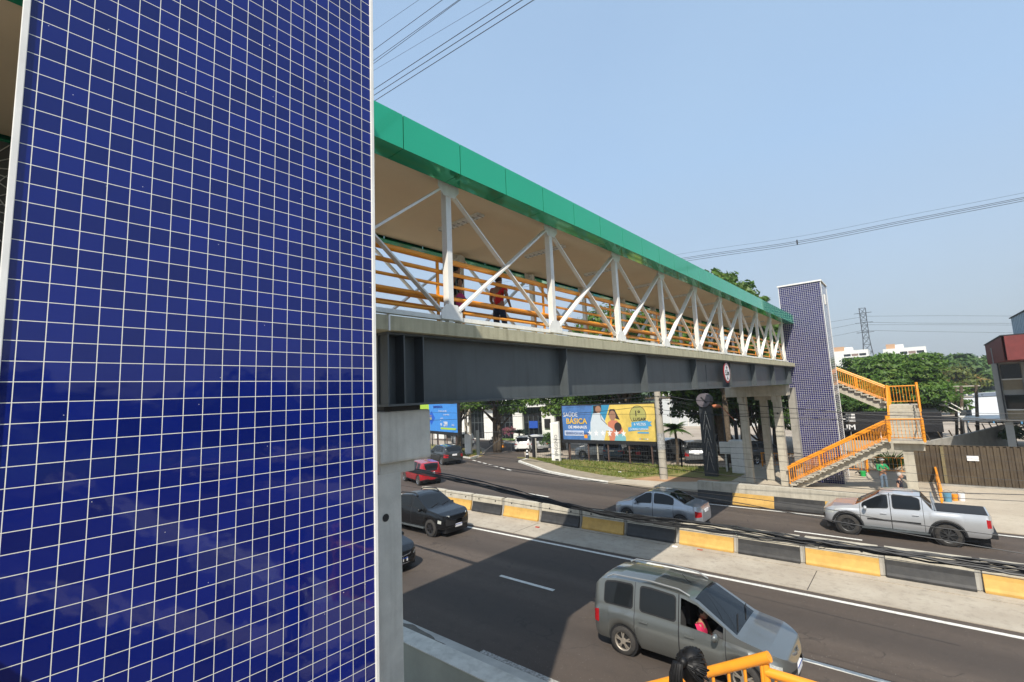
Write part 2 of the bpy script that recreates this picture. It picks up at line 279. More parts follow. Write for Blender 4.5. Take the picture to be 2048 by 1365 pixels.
# grass verge, pavement slab and white kerb along the far side, left of the bridge pier
kl = [(-29.6, 36.6), (-29.2, 34.9), (-26.6, 33.3), (-23.3, 31.2), (-19, 29.55), (-16.5, 29.05), (-14.1, 28.95), (-9.7, 28.9)]
def off(pl, d):
    out = []
    for i, p in enumerate(pl):
        a = Vector(pl[max(i - 1, 0)]); b = Vector(pl[min(i + 1, len(pl) - 1)]); t = (b - a).normalized(); out.append((p[0] - t.y * d, p[1] + t.x * d))
    return out
def ribbon(name, pl, d0, d1, z0, z1, m):
    a = off(pl, d0); b = off(pl, d1); mb = MB()
    for i in range(len(pl) - 1): mb.poly([a[i], a[i + 1], b[i + 1], b[i]], z0, z1)
    return S(mb.build(name, m))
ribbon('kerb', kl[:6], 0, 0.22, -0.1, 0.14, M['kerb'])
ribbon('kerb', [(-60, 42), (-45, 37.6), (-38, 35.5), (-35.6, 34.95), (-36.2, 37.0)], 0, 0.22, -0.1, 0.14, M['kerb'])
ribbon('kerb', [(-60, 54.2), (-48, 51.5), (-40.5, 47.9), (-36, 43.8)], -0.15, 0.15, -0.1, 0.12, M['kerb'])
ribbon('side_walk', kl[:6], 0.22, 1.9, -0.1, 0.13, mat('worn_footway', (0.25, 0.21, 0.15), 0.9, var=0.2, scale=2, bump=0.2))
v = off(kl, 1.9)
sheet('verge', v[:7] + [(-9.7, 31.0), (-9.0, 38.3), (-31.2, 37.2)], 0.11, M['grassy'])
sheet('verge', [(-36, 37.2), (-36.6, 35.4), (-45, 38.0), (-60, 42.3), (-60, 46), (-48, 42.8), (-39.5, 40.6)], 0.10, M['grassy'])
sheet('lawn', [(-66, 57), (-48, 53), (-37, 49.5), (-34, 52), (-40, 60), (-66, 64)], 0.08, mat('lawn_green', (0.11, 0.19, 0.035), 0.95, var=0.3, scale=2, bump=0.5))
sheet('earth_patch', [(-15.6, 30.9), (-13.9, 30.3), (-11.0, 31.1), (-10.2, 32.6), (-11.8, 33.2), (-14.6, 32.4)], 0.12, M['earth'], 0.1)
sheet('earth_patch', [(-38.9, 36.3), (-36.4, 35.8), (-36.0, 37.4), (-38.2, 38.6)], 0.11, M['earth'], 0.1)
# concrete plaza round the foot of the far stairs
sheet('plaza', [(-16.5, 29.05), (-14.1, 28.95), (-9.7, 28.9), (-9.6, 27.0), (0.3, 27.0), (0.4, 39.8), (-9.5, 39.8), (-9.6, 32.4), (-13.2, 30.6), (-16.0, 30.4)], 0.15, M['walk'])
S(MB().box(0.4, 1.3, 31.0, 31.8, -0.1, 0.07).build('ramp_slab', M['walk']))
# lane markings, 4 mm thick sheets
def mark(pts): S(MB().poly(pts, 0.0, 0.006).build('lane_marking', M['marking']))
def dash(x0, y0, x1, y1, wd=0.13):
    a = Vector((x0, y0)); b = Vector((x1, y1)); n = (b - a).normalized(); n = Vector((-n.y, n.x)) * wd / 2
    mark([tuple(a - n), tuple(b - n), tuple(b + n), tuple(a + n)])
for i in range(-3, 8): dash(-11.58 + i * 8.84, 12.62, -9.33 + i * 8.84, 12.62)
mark([(-60, 16.36), (60, 16.36), (60, 16.5), (-60, 16.5)])
mark([(-60, 19.78), (60, 19.78), (60, 19.9), (-60, 19.9)])
mark([(-9.5, 26.3), (40, 26.3), (40, 26.42), (-9.5, 26.42)])
for x0, y0, x1, y1 in ((-35.9, 28.5, -33.6, 27.7), (-27.8, 25.8, -25.55, 25.2), (-19.75, 24.05, -17.6, 23.75), (-11.5, 23.3, -9.2, 23.2), (-4.5, 23.15, -2.2, 23.1), (4.4, 23.1, 6.7, 23.1)): dash(x0, y0, x1, y1)
for k in range(7):
    t = k / 6.3; x = -34.6 + 7.6 * t; y = 34.3 - 3.3 * t; dash(x, y, x + 0.75, y - 0.33, 0.16)
S(MB().poly([(-8.7, 8.64), (20, 8.64), (20, 8.77), (-8.7, 8.77)], 0.0, 0.006).build('edge_line', mat('worn_edge_paint', (0.60, 0.6, 0.56), 0.85, var=0.1, c2=(0.075, 0.065, 0.056), scale=16, detail=8)))
for x in (-14.5, -3.1, 6.5): S(MB().box(x, x + 0.02, 16.76, 18.6, 0.02, 0.026).build('paving_joint', M['black']))
MUD = [(-11.2 + (1.25 + .35 * sin(3.1 * a_) + .2 * sin(7 * a_ + 1)) * cos(a_), 8.35 + (.16 + .07 * sin(4.3 * a_ + 2) + .03 * sin(9 * a_)) * sin(a_)) for a_ in [2 * pi * k / 40 for k in range(40)]]
S(MB().poly(MUD, 0.0, 0.016).build('mud_stain', mat('wet_mud', (0.09, 0.07, 0.045), 0.5, var=0.5, scale=5, detail=8)))
# parapet wall along the near side of the road
t = empty('parapet_wall', 'smooth grey green concrete parapet wall beside the near pavement, under the tiled tower', 'wall')
MB().extr([(6.98, 0), (7.2, 0), (7.12, 0.85), (6.72, 0.85), (6.66, 0)], (-60, 0, 0.03), (0, 1, 0), (0, 0, 1), (1, 0, 0), 75).build('wall_body', mat('parapet_concrete', (0.30, 0.31, 0.26), 0.85, var=0.14, scale=0.9, bump=0.08, detail=8), t)
MB().box(-60, 15, 6.70, 7.14, 0.88, 0.90).build('wall_top', M['conc'], t)
# low wall with painted foot between the far road and the plaza
t = empty('roadside_barrier', 'long pale concrete roadside barrier with black and yellow painted foot before the plaza', 'barrier')
pl = [(-9.72, 27.02), (-7.9, 26.98), (-5.95, 26.95), (-3.8, 26.92), (-1.7, 26.92)]
def slope_bar(name, a, b, prof, m, d=.008):
    a, b = Vector(a), Vector(b); t_ = (b - a).normalized(); n = Vector((t_.y, -t_.x)); return MB().extr(prof, (a.x, a.y, .03), (n.x, n.y, 0), (0, 0, 1), (t_.x, t_.y, 0), (b - a).length).build(name, m, t, bevel=d)
for i in range(4):
    slope_bar('painted_foot', pl[i], pl[i + 1], [(-.2, 0), (.30, 0), (.27, .14), (.17, .36), (.14, .56), (-.2, .56)], [M['black'], M['yellow']][i % 2])
slope_bar('upper_wall', (-9.72, 27.02), (-0.95, 26.90), [(-.2, .562), (.139, .562), (.10, 1.02), (-.2, 1.02)], M['conc2'])
slope_bar('wall_tail', (-1.7, 26.92), (-0.95, 26.90), [(-.2, 0), (.14, 0), (.14, .56), (-.2, .56)], M['conc2'])
# ================================================================== concrete median barriers
def jersey(x0, x1, y, painted, label, group):
    t = empty('concrete_barrier', label, 'barrier', ((x0 + x1) / 2, y, 0.05), group=group); L = x1 - x0
    lo = [(-0.30, 0), (-0.30, 0.07), (-0.255, 0.14), (-0.175, 0.36), (-0.155, 0.50), (0.155, 0.50), (0.175, 0.36), (0.255, 0.14), (0.30, 0.07), (0.30, 0)]
    up = [(-0.154, 0.502), (-0.12, 0.84), (0.12, 0.84), (0.154, 0.502)]
    MB().extr(lo, (-L / 2 + 0.08, 0, 0), (0, 1, 0), (0, 0, 1), (1, 0, 0), L - 0.16).build('painted_base', M[painted], t, bevel=0.012)
    MB().extr(up, (-L / 2 + 0.08, 0, 0), (0, 1, 0), (0, 0, 1), (1, 0, 0), L - 0.16).build('upper_block', M['conc2'], t, bevel=0.012)
    MB().extr([(-0.17, 0.02), (-0.09, 0.36), (-0.06, 0.78), (0.06, 0.78), (0.09, 0.36), (0.17, 0.02)], (-L / 2, 0, 0), (0, 1, 0), (0, 0, 1), (1, 0, 0), 0.079).build('end_key', M['conc3'], t)  # darker concrete puts the shade of the gap between blocks into the colour
    MB().extr([(-0.17, 0.02), (-0.09, 0.36), (-0.06, 0.78), (0.06, 0.78), (0.09, 0.36), (0.17, 0.02)], (L / 2 - 0.079, 0, 0), (0, 1, 0), (0, 0, 1), (1, 0, 0), 0.079).build('end_key', M['conc3'], t)
    for s in (-0.26, 0.27):
        c = Vector((s * L, -0.150, 0.655)); MB().tube([c, c + Vector((0, 0.05, 0))], 0.04, 12).build('lifting_hole', M['dark'], t)
    return t
js = [-25.9, -23.7, -21.45, -19.17, -16.91, -14.54, -12.25, -10.05, -7.82, -5.65, -3.53, -1.38, 0.79, 2.97, 5.15, 7.3]
wh = {1: 'behind the cab of the black pickup', 2: 'behind the windscreen of the black pickup', 3: 'just right of the hood of the black pickup', 4: 'the first yellow one wholly clear of the black pickup',
      5: 'with the left edge of the bridge shadow crossing it', 6: 'lying wholly in the bridge shadow', 7: 'in the bridge shadow below the front of the silver sedan', 8: 'sunlit just right of the bridge shadow',
      9: 'behind the roof of the grey minivan', 10: 'below the front wheel of the silver pickup', 11: 'below the doors of the silver pickup', 12: 'cut by the right edge of the picture'}
for i in range(1, 13):
    ypt = 18.98 + 0.018 * (js[i] + 19) if js[i] > -20 else 19.0 + 0.02 * (js[i] + 20) ** 2 * 0.4
    c = 'black' if i % 2 else 'yellow'
    jersey(js[i], js[i + 1], ypt, c, c + ' based concrete median barrier ' + wh[i], 'concrete barriers in the median')
# ================================================================== lift towers
def uvbox(name, x0, x1, y0, y1, z0, z1, m, parent, u0, v0, sk=0.0):
    """tiled shaft: four walls and a top with UVs in metres"""
    q = [((x1, y0), (x1, y1), 'y'), ((x1, y1), (x0, y1), 'x'), ((x0, y1), (x0, y0 + sk), 'y'), ((x0, y0 + sk), (x1, y0), 'x')]
    vs, fs, uv = [], [], []
    for a, b, ax in q:
        n = len(vs); vs += [(*a, z0), (*b, z0), (*b, z1), (*a, z1)]; fs.append((n, n + 1, n + 2, n + 3))
        k = 1 if ax == 'y' else 0
        uv += [(a[k] - u0[k], z0 - v0), (b[k] - u0[k], z0 - v0), (b[k] - u0[k], z1 - v0), (a[k] - u0[k], z1 - v0)]
    n = len(vs); vs += [(x0, y0 + sk, z1), (x1, y0, z1), (x1, y1, z1), (x0, y1, z1)]; fs.append((n, n + 1, n + 2, n + 3)); uv += [(0, 0)] * 4
    me = bpy.data.meshes.new(name); me.from_pydata(vs, [], fs); ul = me.uv_layers.new(name='UVMap')
    for i, c in enumerate(uv): ul.data[i].uv = c
    return link(name, me, m, parent)
def tower(label, x0, x1, y0, y1, z1, m, u0, v0, vent=False, sk=0.0):
    t = empty('lift_tower', label, 'tower', group='tiled lift towers')
    uvbox('tiled_wall', x0, x1, y0, y1, 0.0, z1, m, t, u0, v0, sk)
    e = 0.016
    for x in (x0, x1):
        for y in (y0 + (sk if x == x0 else 0), y1): MB().box(x - e, x + e, y - e, y + e, 0, z1).build('corner_trim', M['white'], t, bevel=0.004)
    MB().box(x0 - 0.06, x1 + 0.06, y0 - 0.06, y1 + 0.06, z1, z1 + 0.09).build('coping', M['white'], t)
    if vent:
        f = MB().box(x1, x1 + 0.03, y0 + 0.95, y0 + 1.45, z1 - 1.35, z1 - 0.7).build('vent_frame', M['white'], t)
        for k in range(6): MB().box(x1 + 0.03, x1 + 0.045, y0 + 1.0, y0 + 1.4, z1 - 1.3 + k * 0.1, z1 - 1.25 + k * 0.1).build('vent_slat', M['offwhite'], f)
    return t
tower('blue tiled lift tower filling the left of the view, white grout and white corner strip', -6.05, -3.73, 0.150, 2.478, 11.2, M['tile'], (-3.73, 0.218), 6.264 - 0.1132 * 40, sk=0.12)
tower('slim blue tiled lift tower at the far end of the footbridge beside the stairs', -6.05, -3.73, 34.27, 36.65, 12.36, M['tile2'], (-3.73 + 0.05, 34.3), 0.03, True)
# ================================================================== footbridge
B0, BN, BAY = 5.42, 10, 3.066
X0, X1 = -5.92, -8.78          # truss planes
def rise(y): return 0.0038 * (y - 5)
def PZ(x, y, z): return Vector((x, y, z + rise(y)))
YS, YE = 3.2, 34.2
br = empty('footbridge', 'long covered footbridge over the road, grey steel girder, white truss and green fascia', 'footbridge')
def lbar(mb, x0, x1, z0, z1, ya=YS, yb=YE):
    v = [PZ(x, y, z) for y in (ya, yb) for x, z in ((x0, z0), (x1, z0), (x1, z1), (x0, z1))]
    return mb.add(v, [(0, 1, 2, 3), (7, 6, 5, 4), (0, 4, 5, 1), (1, 5, 6, 2), (2, 6, 7, 3), (3, 7, 4, 0)])
lbar(MB(), -9.15, -5.6, 7.09, 7.31).build('deck_slab', M['slab'], br, bevel=0.01)
MB().box(-5.598, -5.590, 3.96, 3.99, 7.08, 7.31).build('slab_joint', M['white'], br)
# girders: web, flanges, stiffeners
for s, xw in ((1, -5.93), (-1, -8.77)):
    g = lbar(MB(), xw - 0.012, xw + 0.012, 6.045, 7.088, 4.0, 33.6).build('girder_web', M['steel'], br)
    lbar(MB(), xw - 0.25, xw + 0.25, 6.012, 6.044, 4.0, 33.6).build('girder_flange', M['steel'], br)
    lbar(MB(), xw - 0.22, xw + 0.22, 7.055, 7.087, 4.0, 33.6).build('girder_flange', M['steel'], br)
    for y in [4.02, 4.3, 4.66] + [8.62 + 4.03 * k for k in range(7)] + [33.2]:
        MB().add([PZ(xw + s * a, y + d, z) for d in (0, 0.022) for a, z in ((0.012, 6.045), (0.225, 6.045), (0.225, 7.054), (0.012, 7.054))],
                 [(0, 1, 2, 3), (7, 6, 5, 4), (0, 4, 5, 1), (1, 5, 6, 2), (2, 6, 7, 3), (3, 7, 4, 0)]).build('stiffener', M['steel'], br)
MB().box(-5.916, -5.908, 18.3, 19.5, 6.2, 6.96).build('web_plate', M['steel'], br)
# trusses
for side, X in ((1, X0), (-1, X1)):
    n0 = -1
    nodes = [B0 + BAY * k for k in range(n0, BN)]
    lbar(MB(), X - 0.05, X + 0.05, 7.40, 7.47, nodes[0] - 0.0, 33.9).build('bottom_chord', M['white'], br)
    for i, y in enumerate(nodes):
        MB().bar(PZ(X, y, 7.45), PZ(X, y, 9.82), 0.12, 0.13, (1, 0, 0)).build('truss_post', M['white'], br, bevel=0.006)
        MB().box(X - 0.05, X + 0.05, y - 0.05, y + 0.05, 7.31 + rise(y), 7.40 + rise(y)).build('foot_plate', M['white'], br)
        for z, h in ((7.54, 1), (9.72, -1)):
            zz = z + rise(y)
            MB().extr([(-0.24, -0.13 * h), (0.24, -0.13 * h), (0.24, 0.0), (0.13, 0.13 * h), (-0.13, 0.13 * h), (-0.24, 0)], (X + side * 0.068, y, zz), (0, 1, 0), (0, 0, 1), (side, 0, 0), 0.012).build('gusset_plate', M['white'], br)
    for a, b in zip(nodes[:-1], nodes[1:]):
        MB().bar(PZ(X + 0.02, a + 0.16, 7.56), PZ(X + 0.02, b - 0.16, 9.70), 0.035, 0.135, (1, 0, 0)).build('diagonal_brace', M['white'], br)
        MB().bar(PZ(X - 0.022, a + 0.16, 9.70), PZ(X - 0.022, b - 0.16, 7.56), 0.03, 0.09, (1, 0, 0)).build('diagonal_brace', M['white'], br)
# orange handrails inside both trusses
for X in (X0 - 0.16, X1 + 0.16):
    for z, r in ((8.50, 0.05), (8.285, 0.036), (8.06, 0.027), (7.835, 0.036), (7.60, 0.027)):
        MB().tube([PZ(X, B0 - BAY, z), PZ(X, 20, z), PZ(X, 33.9, z)], r, 10).build('handrail', M['orange'], br, smooth=True)
    for k in range(-1, BN):
        y = B0 + BAY * k - 0.1; MB().bar(PZ(X, y, 7.32), PZ(X, y, 8.54), 0.05, 0.03, (1, 0, 0)).build('rail_post', M['orange'], br)
# roof: ceiling lining, fascia panels, soffit
def rf(mb, x0, x1, z0, z1, ya, yb): return lbar(mb, x0, x1, z0, z1, ya, yb)
rf(MB(), -8.95, -5.80, 9.88, 9.93, -6.0, 34.2).build('ceiling_panel', M['ceil'], br)
rf(MB(), -9.25, -5.42, 10.02, 10.33, -6.0, 34.2).build('roof_core', M['joint'], br)
pan = 1.166
for X, sg in ((-5.40, 1), (-9.27, -1)):
    k = 0; y = 4.13 - 9 * pan
    while y < 34.2:
        ye = min(y + pan, 34.22); p = MB()
        rf(p, X - 0.012 * sg, X, 9.80, 10.335, y + 0.008, ye - 0.008)
        if sg > 0: rf(p, -5.805, X - 0.012, 9.80, 9.815, y + 0.005, ye - 0.005)
        else: rf(p, X + 0.012, -8.94, 9.80, 9.815, y + 0.005, ye - 0.005)
        p.build('fascia_panel', M['green'], br); y = ye; k += 1
def ceil_light(x, y):
    t = empty('ceiling_light', 'white fluorescent ceiling light with two tubes under the footbridge roof', 'light', (x, y, 9.88 + rise(y)), group='ceiling lights along the footbridge')
    MB().box(-0.10, 0.10, -0.62, 0.62, -0.05, 0).build('housing', M['white'], t)
    mb = MB()
    for k in range(9): mb.box(-0.09, 0.09, -0.60 + k * 0.15, -0.592 + k * 0.15, -0.07, -0.051)
    mb.build('louvre', M['chrome'], t)
    MB().tube([(0, -0.58, -0.062), (0, 0.58, -0.062)], 0.013, 8).build('tube', M['plate'], t)
    return t
ORD = 'first second third fourth fifth sixth seventh eighth ninth tenth eleventh'.split()
for k in range(9):
    p = ceil_light(-7.1, 6.9 + k * BAY); p.rotation_euler = (0, 0, pi / 2); p['label'] = ORD[k] + ' fluorescent ceiling light from the near tower, under the footbridge roof'
# height limit sign on the girder
t = empty('height_sign', 'round white road sign with red ring reading 5,5m between two arrows, on the girder', 'sign', PZ(-5.68, 20.03, 6.60))
MB().tube([(0, 0, 0), (0.02, 0, 0)], 0.40, 40).build('sign_plate', M['red_lamp'], t)
MB().tube([(0.0205, 0, 0), (0.024, 0, 0)], 0.325, 40).build('sign_face', M['plate'], t)
ftext('5,5m', 0.27, M['joint'], t, (0.026, 0.0, -0.085), (0, 1, 0), (0, 0, 1), align='CENTER', sx=0.95, bold=0.008)
for s in (1, -1): flat([(-0.075, s * 0.26), (0.075, s * 0.26), (0.02, s * 0.19), (0.02, s * 0.13), (-0.02, s * 0.13), (-0.02, s * 0.19)] if 0 else [(0, s * 0.12), (0.085, s * 0.24), (0.03, s * 0.24), (0.03, s * 0.29), (-0.03, s * 0.29), (-0.03, s * 0.24), (-0.085, s * 0.24)], (0.024, 0, 0), (0, 1, 0), (0, 0, 1), M['joint'], 'arrow', t)
# piers
t = empty('bridge_pier', 'pale concrete pier with square headed cap beam beside the near tower', 'pier', group='footbridge piers')
MB().box(-9.4, -5.85, 3.98, 4.90, 5.20, 5.94).build('cap_beam', M['conc'], t, bevel=0.035)
MB().box(-9.3, -5.95, 4.02, 4.66, 5.02, 5.20).build('corbel', M['conc'], t, bevel=0.03)
for x in (-5.95, -8.9):
    b = MB().box(x - 0.42, x, 3.97, 4.40, 0.0, 5.05).build('column', M['conc'], t, bevel=0.02)
MB().tube([(-5.945, 4.12, 4.44), (-5.95 + 0.004, 4.12, 4.44)], 0.055, 20).build('drain_hole', M['dark'], t)
MB().box(-6.35, -5.85, 4.05, 4.7, 5.945, 6.01).build('bearing_pad', M['dark'], t)
t = empty('bridge_pier', 'pale concrete pier of three columns under a long cap beam, far end of the footbridge', 'pier', group='footbridge piers')
MB().box(-9.38, -5.86, 32.3, 33.25, 5.45, 6.09).build('cap_beam', M['conc2'], t, bevel=0.03)
for x0, x1, y0 in ((-8.66, -8.22, 32.42), (-7.70, -7.28, 33.5), (-6.72, -6.28, 32.42)):
    MB().box(x0, x1, y0, y0 + 0.38, 0.1, 5.44).build('column', M['conc2'], t, bevel=0.02)
    if y0 < 33: MB().box(x0 - 0.05, x1 - 0.15, y0 - 0.06, y0 + 0.5, 5.1, 5.449).build('corbel', M['conc2'], t, bevel=0.02)
MB().box(-7.9, -7.0, 33.25, 34.3, 5.2, 5.6).build('corbel', M['conc2'], t)
MB().tube([(-6.5, 32.397, 4.4), (-6.5, 32.41, 4.4)], 0.06, 16).build('drain_hole', M['dark'], t)
MB().box(-6.1, -5.72, 33.7, 34.2, 0.1, 5.9).build('column', M['conc3'], t)
# dark panel with white branch pattern on the far side of the near landing
t = empty('pattern_screen', 'dark grey screen with white branching lines left of the near tower', 'screen', (-9.0, -0.6, 7.35))
MB().box(-0.05, 0, -2.5, 1.6, 0, 2.45).build('screen_panel', mat('screen_grey', (0.10, 0.105, 0.10), 0.5, var=0.1), t)
rr = random.Random(3)
for c in ((0.62, 2.0), (0.62, 1.5), (-0.6, 1.2)):
    for k in range(9):
        a = radians(-80 + k * 23); L = 0.55
        MB().bar((0.004, c[0], c[1]), (0.004, c[0] + L * cos(a), min(2.4, c[1] + L * sin(a))), 0.008, 0.035, (1, 0, 0)).build('branch_line', M['white'], t)
MB().box(-9.05, -5.95, -6, 0.1, 7.09, 7.31).build('near_landing', M['slab'], br)
# ================================================================== stairs
def railing(t, pts, hts, posts=(), nb=0, bal=0.013, top=0.038, low=True, name='railing'):
    """orange railing along floor points pts; hts = heights of the top rails; balusters between"""
    pts = [Vector(p) for p in pts]; up = Vector((0, 0, 1)); mb = MB()
    r = mb.tube([p + up * hts[0] for p in pts], top, 10).build(name, M['orange'], t, smooth=True)
    for h in hts[1:]: MB().tube([p + up * h for p in pts], top, 10).build('second_rail', M['orange'], r, smooth=True)
    if low:
        for h in (0.16, 0.09)[:2 if len(hts) > 1 else 1]: MB().tube([p + up * h for p in pts], 0.017, 8).build('bottom_rail', M['orange'], r, smooth=True)
    L = [0]
    for a, b in zip(pts[:-1], pts[1:]): L.append(L[-1] + (b - a).length)
    def at(d):
        for i in range(len(pts) - 1):
            if d <= L[i + 1] + 1e-6: return pts[i].lerp(pts[i + 1], (d - L[i]) / (L[i + 1] - L[i]))
    for k in range(nb):
        p = at(L[-1] * (k + 0.5) / nb); MB().tube([p + up * 0.1, p + up * (hts[-1] - 0.02)], bal, 6).build('baluster', M['orange'], r, smooth=True)
    for d, h, rad in posts:
        p = at(L[-1] * d); MB().tube([p - up * 0.05, p + up * h], rad, 10).build('rail_post', M['orange'], r, smooth=True)
    return r
def flight(t, a, b, axis, w0, w1, n, m, inset=0.28):
    """n steps from the low point a to the high point b along axis 'x' or 'y' between w0 and w1"""
    (p0, z0), (p1, z1) = a, b; run = (p1 - p0) / n; rz = (z1 - z0) / n; s = 1 if run > 0 else -1
    def bx(u0, u1, v0, v1, q0, q1):
        u0, u1 = min(u0, u1), max(u0, u1)
        return MB().box(u0, u1, v0, v1, q0, q1) if axis == 'x' else MB().box(v0, v1, u0, u1, q0, q1)
    for k in range(n):
        u = p0 + run * k; z = z0 + rz * (k + 1)
        o = bx(u - 0.03 * s, u + run, w0, w1, z - 0.085, z).build('step_tread', m, t, bevel=0.006)
        bx(u + 0.005 * s, u + 0.085 * s, w0 + 0.02, w1 - 0.02, z - rz + 0.001, z - 0.086).build('step_riser', m, t)
    ax = (1, 0, 0) if axis == 'x' else (0, 1, 0); wv = (0, 1, 0) if axis == 'x' else (1, 0, 0)
    A0 = Vector(ax) * p0 + Vector(wv) * (w0 + inset) + Vector((0, 0, z0))
    L = p1 - p0; H = z1 - z0; d = 0.42
    prof = [(0, -0.02), (0, rz * 0.9)] 
    prof = [(0.0, 0.0)]
    for k in range(n): prof += [(run * k + 0.02 * s, rz * k + rz - 0.09), (run * (k + 1), rz * k + rz - 0.09)]
    prof += [(L, H - d - 0.05), (0.62 * s, 0.0)]
    MB().extr(prof, A0, ax, (0, 0, 1), wv, (w1 - w0) - 2 * inset).build('stair_beam', m, t)
def staircase(label, mir, yb, m, near=False):
    """lower flight, lower landing, cross flight, upper landing, upper flight; mir=+1 far side, -1 near side (mirrored in Y about yb)"""
    t = empty('staircase', label, 'stairs', group='concrete staircases')
    Y = lambda y: yb + mir * (y - 34.27)
    def yy(a, b): return (min(Y(a), Y(b)), max(Y(a), Y(b)))
    l0, l1 = yy(32.1, 33.45); c0, c1 = yy(33.5, 36.3); u0, u1 = yy(36.9, 38.2); e0, e1 = yy(36.3, 38.25)
    flight(t, (-6.15, 0.15), (-1.35, 2.93), 'x', l0, l1, 16, m)
    if not near: flight(t, (-6.15, 7.31), (-1.35, 4.60), 'x', u0, u1, 16, m) if 0 else None
    MB().box(-1.36, 0.12, l0 - 0.02, l1 + 0.02, 2.80, 2.93).build('landing_slab', m, t, bevel=0.008)
    MB().box(-1.2, 0.06, l0 + 0.3, l1 - 0.25, 2.42, 2.795).build('landing_beam', m, t, bevel=0.01)
    MB().box(-0.86, -0.42, l0 + 0.36, l1 - 0.32, 0.1, 2.415).build('landing_column', m, t, bevel=0.015)
    # upper landing and its column
    MB().box(-1.36, 0.12, e0, e1, 4.47, 4.60).build('landing_slab', m, t, bevel=0.008)
    MB().box(-0.86, -0.42, (e0 + e1) / 2 - 0.3, (e0 + e1) / 2 + 0.3, 0.1, 4.465).build('landing_column', m, t, bevel=0.015)
    # cross flight, built upward away from the lower landing
    n = 10; rz = (4.60 - 2.93) / n; a = Y(33.5); b = Y(36.3); run = (b - a) / n
    for k in range(n):
        y0, y1 = sorted((a + run * k, a + run * (k + 1))); z = 2.93 + rz * (k + 1)
        MB().box(-1.34, 0.10, y0, y1 + 0.0, z - 0.16, z).build('step_tread', m, t, bevel=0.006)
    MB().extr([(0, -0.1), (0, 0.0), (b - a, 4.60 - 2.93 - 0.17), (b - a, 4.60 - 2.93 - 0.45)], (-1.0, a, 2.93), (0, 1, 0), (0, 0, 1), (1, 0, 0), 0.8).build('stair_beam', m, t)
    # upper flight, descending from the deck behind the tower to the upper landing
    n = 16; rz = (7.31 - 4.60) / n; run = 0.30
    for k in range(n):
        x1 = -1.36 - run * k; z = 4.60 + rz * (k + 1)
        MB().box(x1 - run, x1 + 0.02, u0, u1, z - 0.065, z).build('step_tread', m, t, bevel=0.006)
        MB().box(x1 - 0.08, x1, u0 + 0.02, u1 - 0.02, z - rz - 0.05, z - 0.066).build('step_riser', m, t)
    prof = [(0, 0)]
    for k in range(n): prof += [(-run * k, rz * (k + 1) - 0.07), (-run * (k + 1), rz * (k + 1) - 0.07)]
    prof += [(-run * n, rz * n - 0.5), (-0.5, -0.2), (0, -0.2)]
    MB().extr(prof, (-1.36, u0 + 0.15, 4.60), (1, 0, 0), (0, 0, 1), (0, 1, 0), u1 - u0 - 0.3).build('stair_beam', m, t)
    MB().box(-9.0, -6.1, *yy(36.7, 38.3), 7.1, 7.31).build('landing_slab', m, t)
    MB().box(-9.0, -6.06, *yy(34.25, 36.7), 7.1, 7.31).build('landing_slab', m, t)
    # railings
    slope = [(-6.25, 0.15 + 0.12), (-1.25, 2.93 + 0.1)] if not near else [(-6.2, 0.15 + 0.06), (-1.09, 2.98)]
    for y in (Y(32.16), Y(33.40))[:1 if near else 2]:
        railing(t, [(slope[0][0], y, slope[0][1]), (slope[1][0], y, slope[1][1])], (1.0, 0.90) if not near else (1.0,), [(0.015, 1.0, 0.03), (0.33, 1.0, 0.03), (0.66, 1.0, 0.03)], 40, top=0.04)
    for y in (Y(36.96), Y(38.14)) if not near else ():
        railing(t, [(-6.1, y, 7.31), (-1.35, y, 4.70)], (1.0, 0.90), [(0.02, 1.0, 0.03), (0.36, 1.0, 0.03), (0.68, 1.0, 0.03)], 40, top=0.04)
    yl = Y(32.14)
    railing(t, [(-1.33 if not near else -1.13, yl, 2.93), (0.08, yl, 2.93)], (0.92 if near else 1.12,), [(0.0, 1.3 if not near else 1.0, 0.03 if near else 0.07), (1.0, 1.15, 0.07)], 9, top=0.035)
    if not near: railing(t, [(0.08, yl, 2.93), (0.08, Y(33.5), 2.93), (0.08, Y(36.3), 4.6), (0.08, Y(38.2), 4.6)], (1.12,), [(0.62, 1.2, 0.07)], 26, top=0.035)
    if not near: railing(t, [(-1.30, Y(37.0), 4.6), (0.08, Y(37.0), 4.6)] if 0 else [(-1.30, Y(38.18), 4.6), (0.08, Y(38.18), 4.6)], (1.1,), [(0.0, 1.15, 0.06), (1.0, 1.3, 0.075)], 9, top=0.035)
    if not near: railing(t, [(-1.3, Y(33.6), 3.0), (-1.3, Y(36.3), 4.6)], (1.1,), [(0.0, 1.1, 0.06), (1, 1.2, 0.07)], 0, top=0.035)
    return t
staircase('concrete staircase with bright orange railings folding down beside the far blue tower', 1, 34.27, M['conc2'])
staircase('concrete staircase below the camera, its orange handrail end showing at the bottom of the picture', -1, 2.12, M['conc2'], near=True)
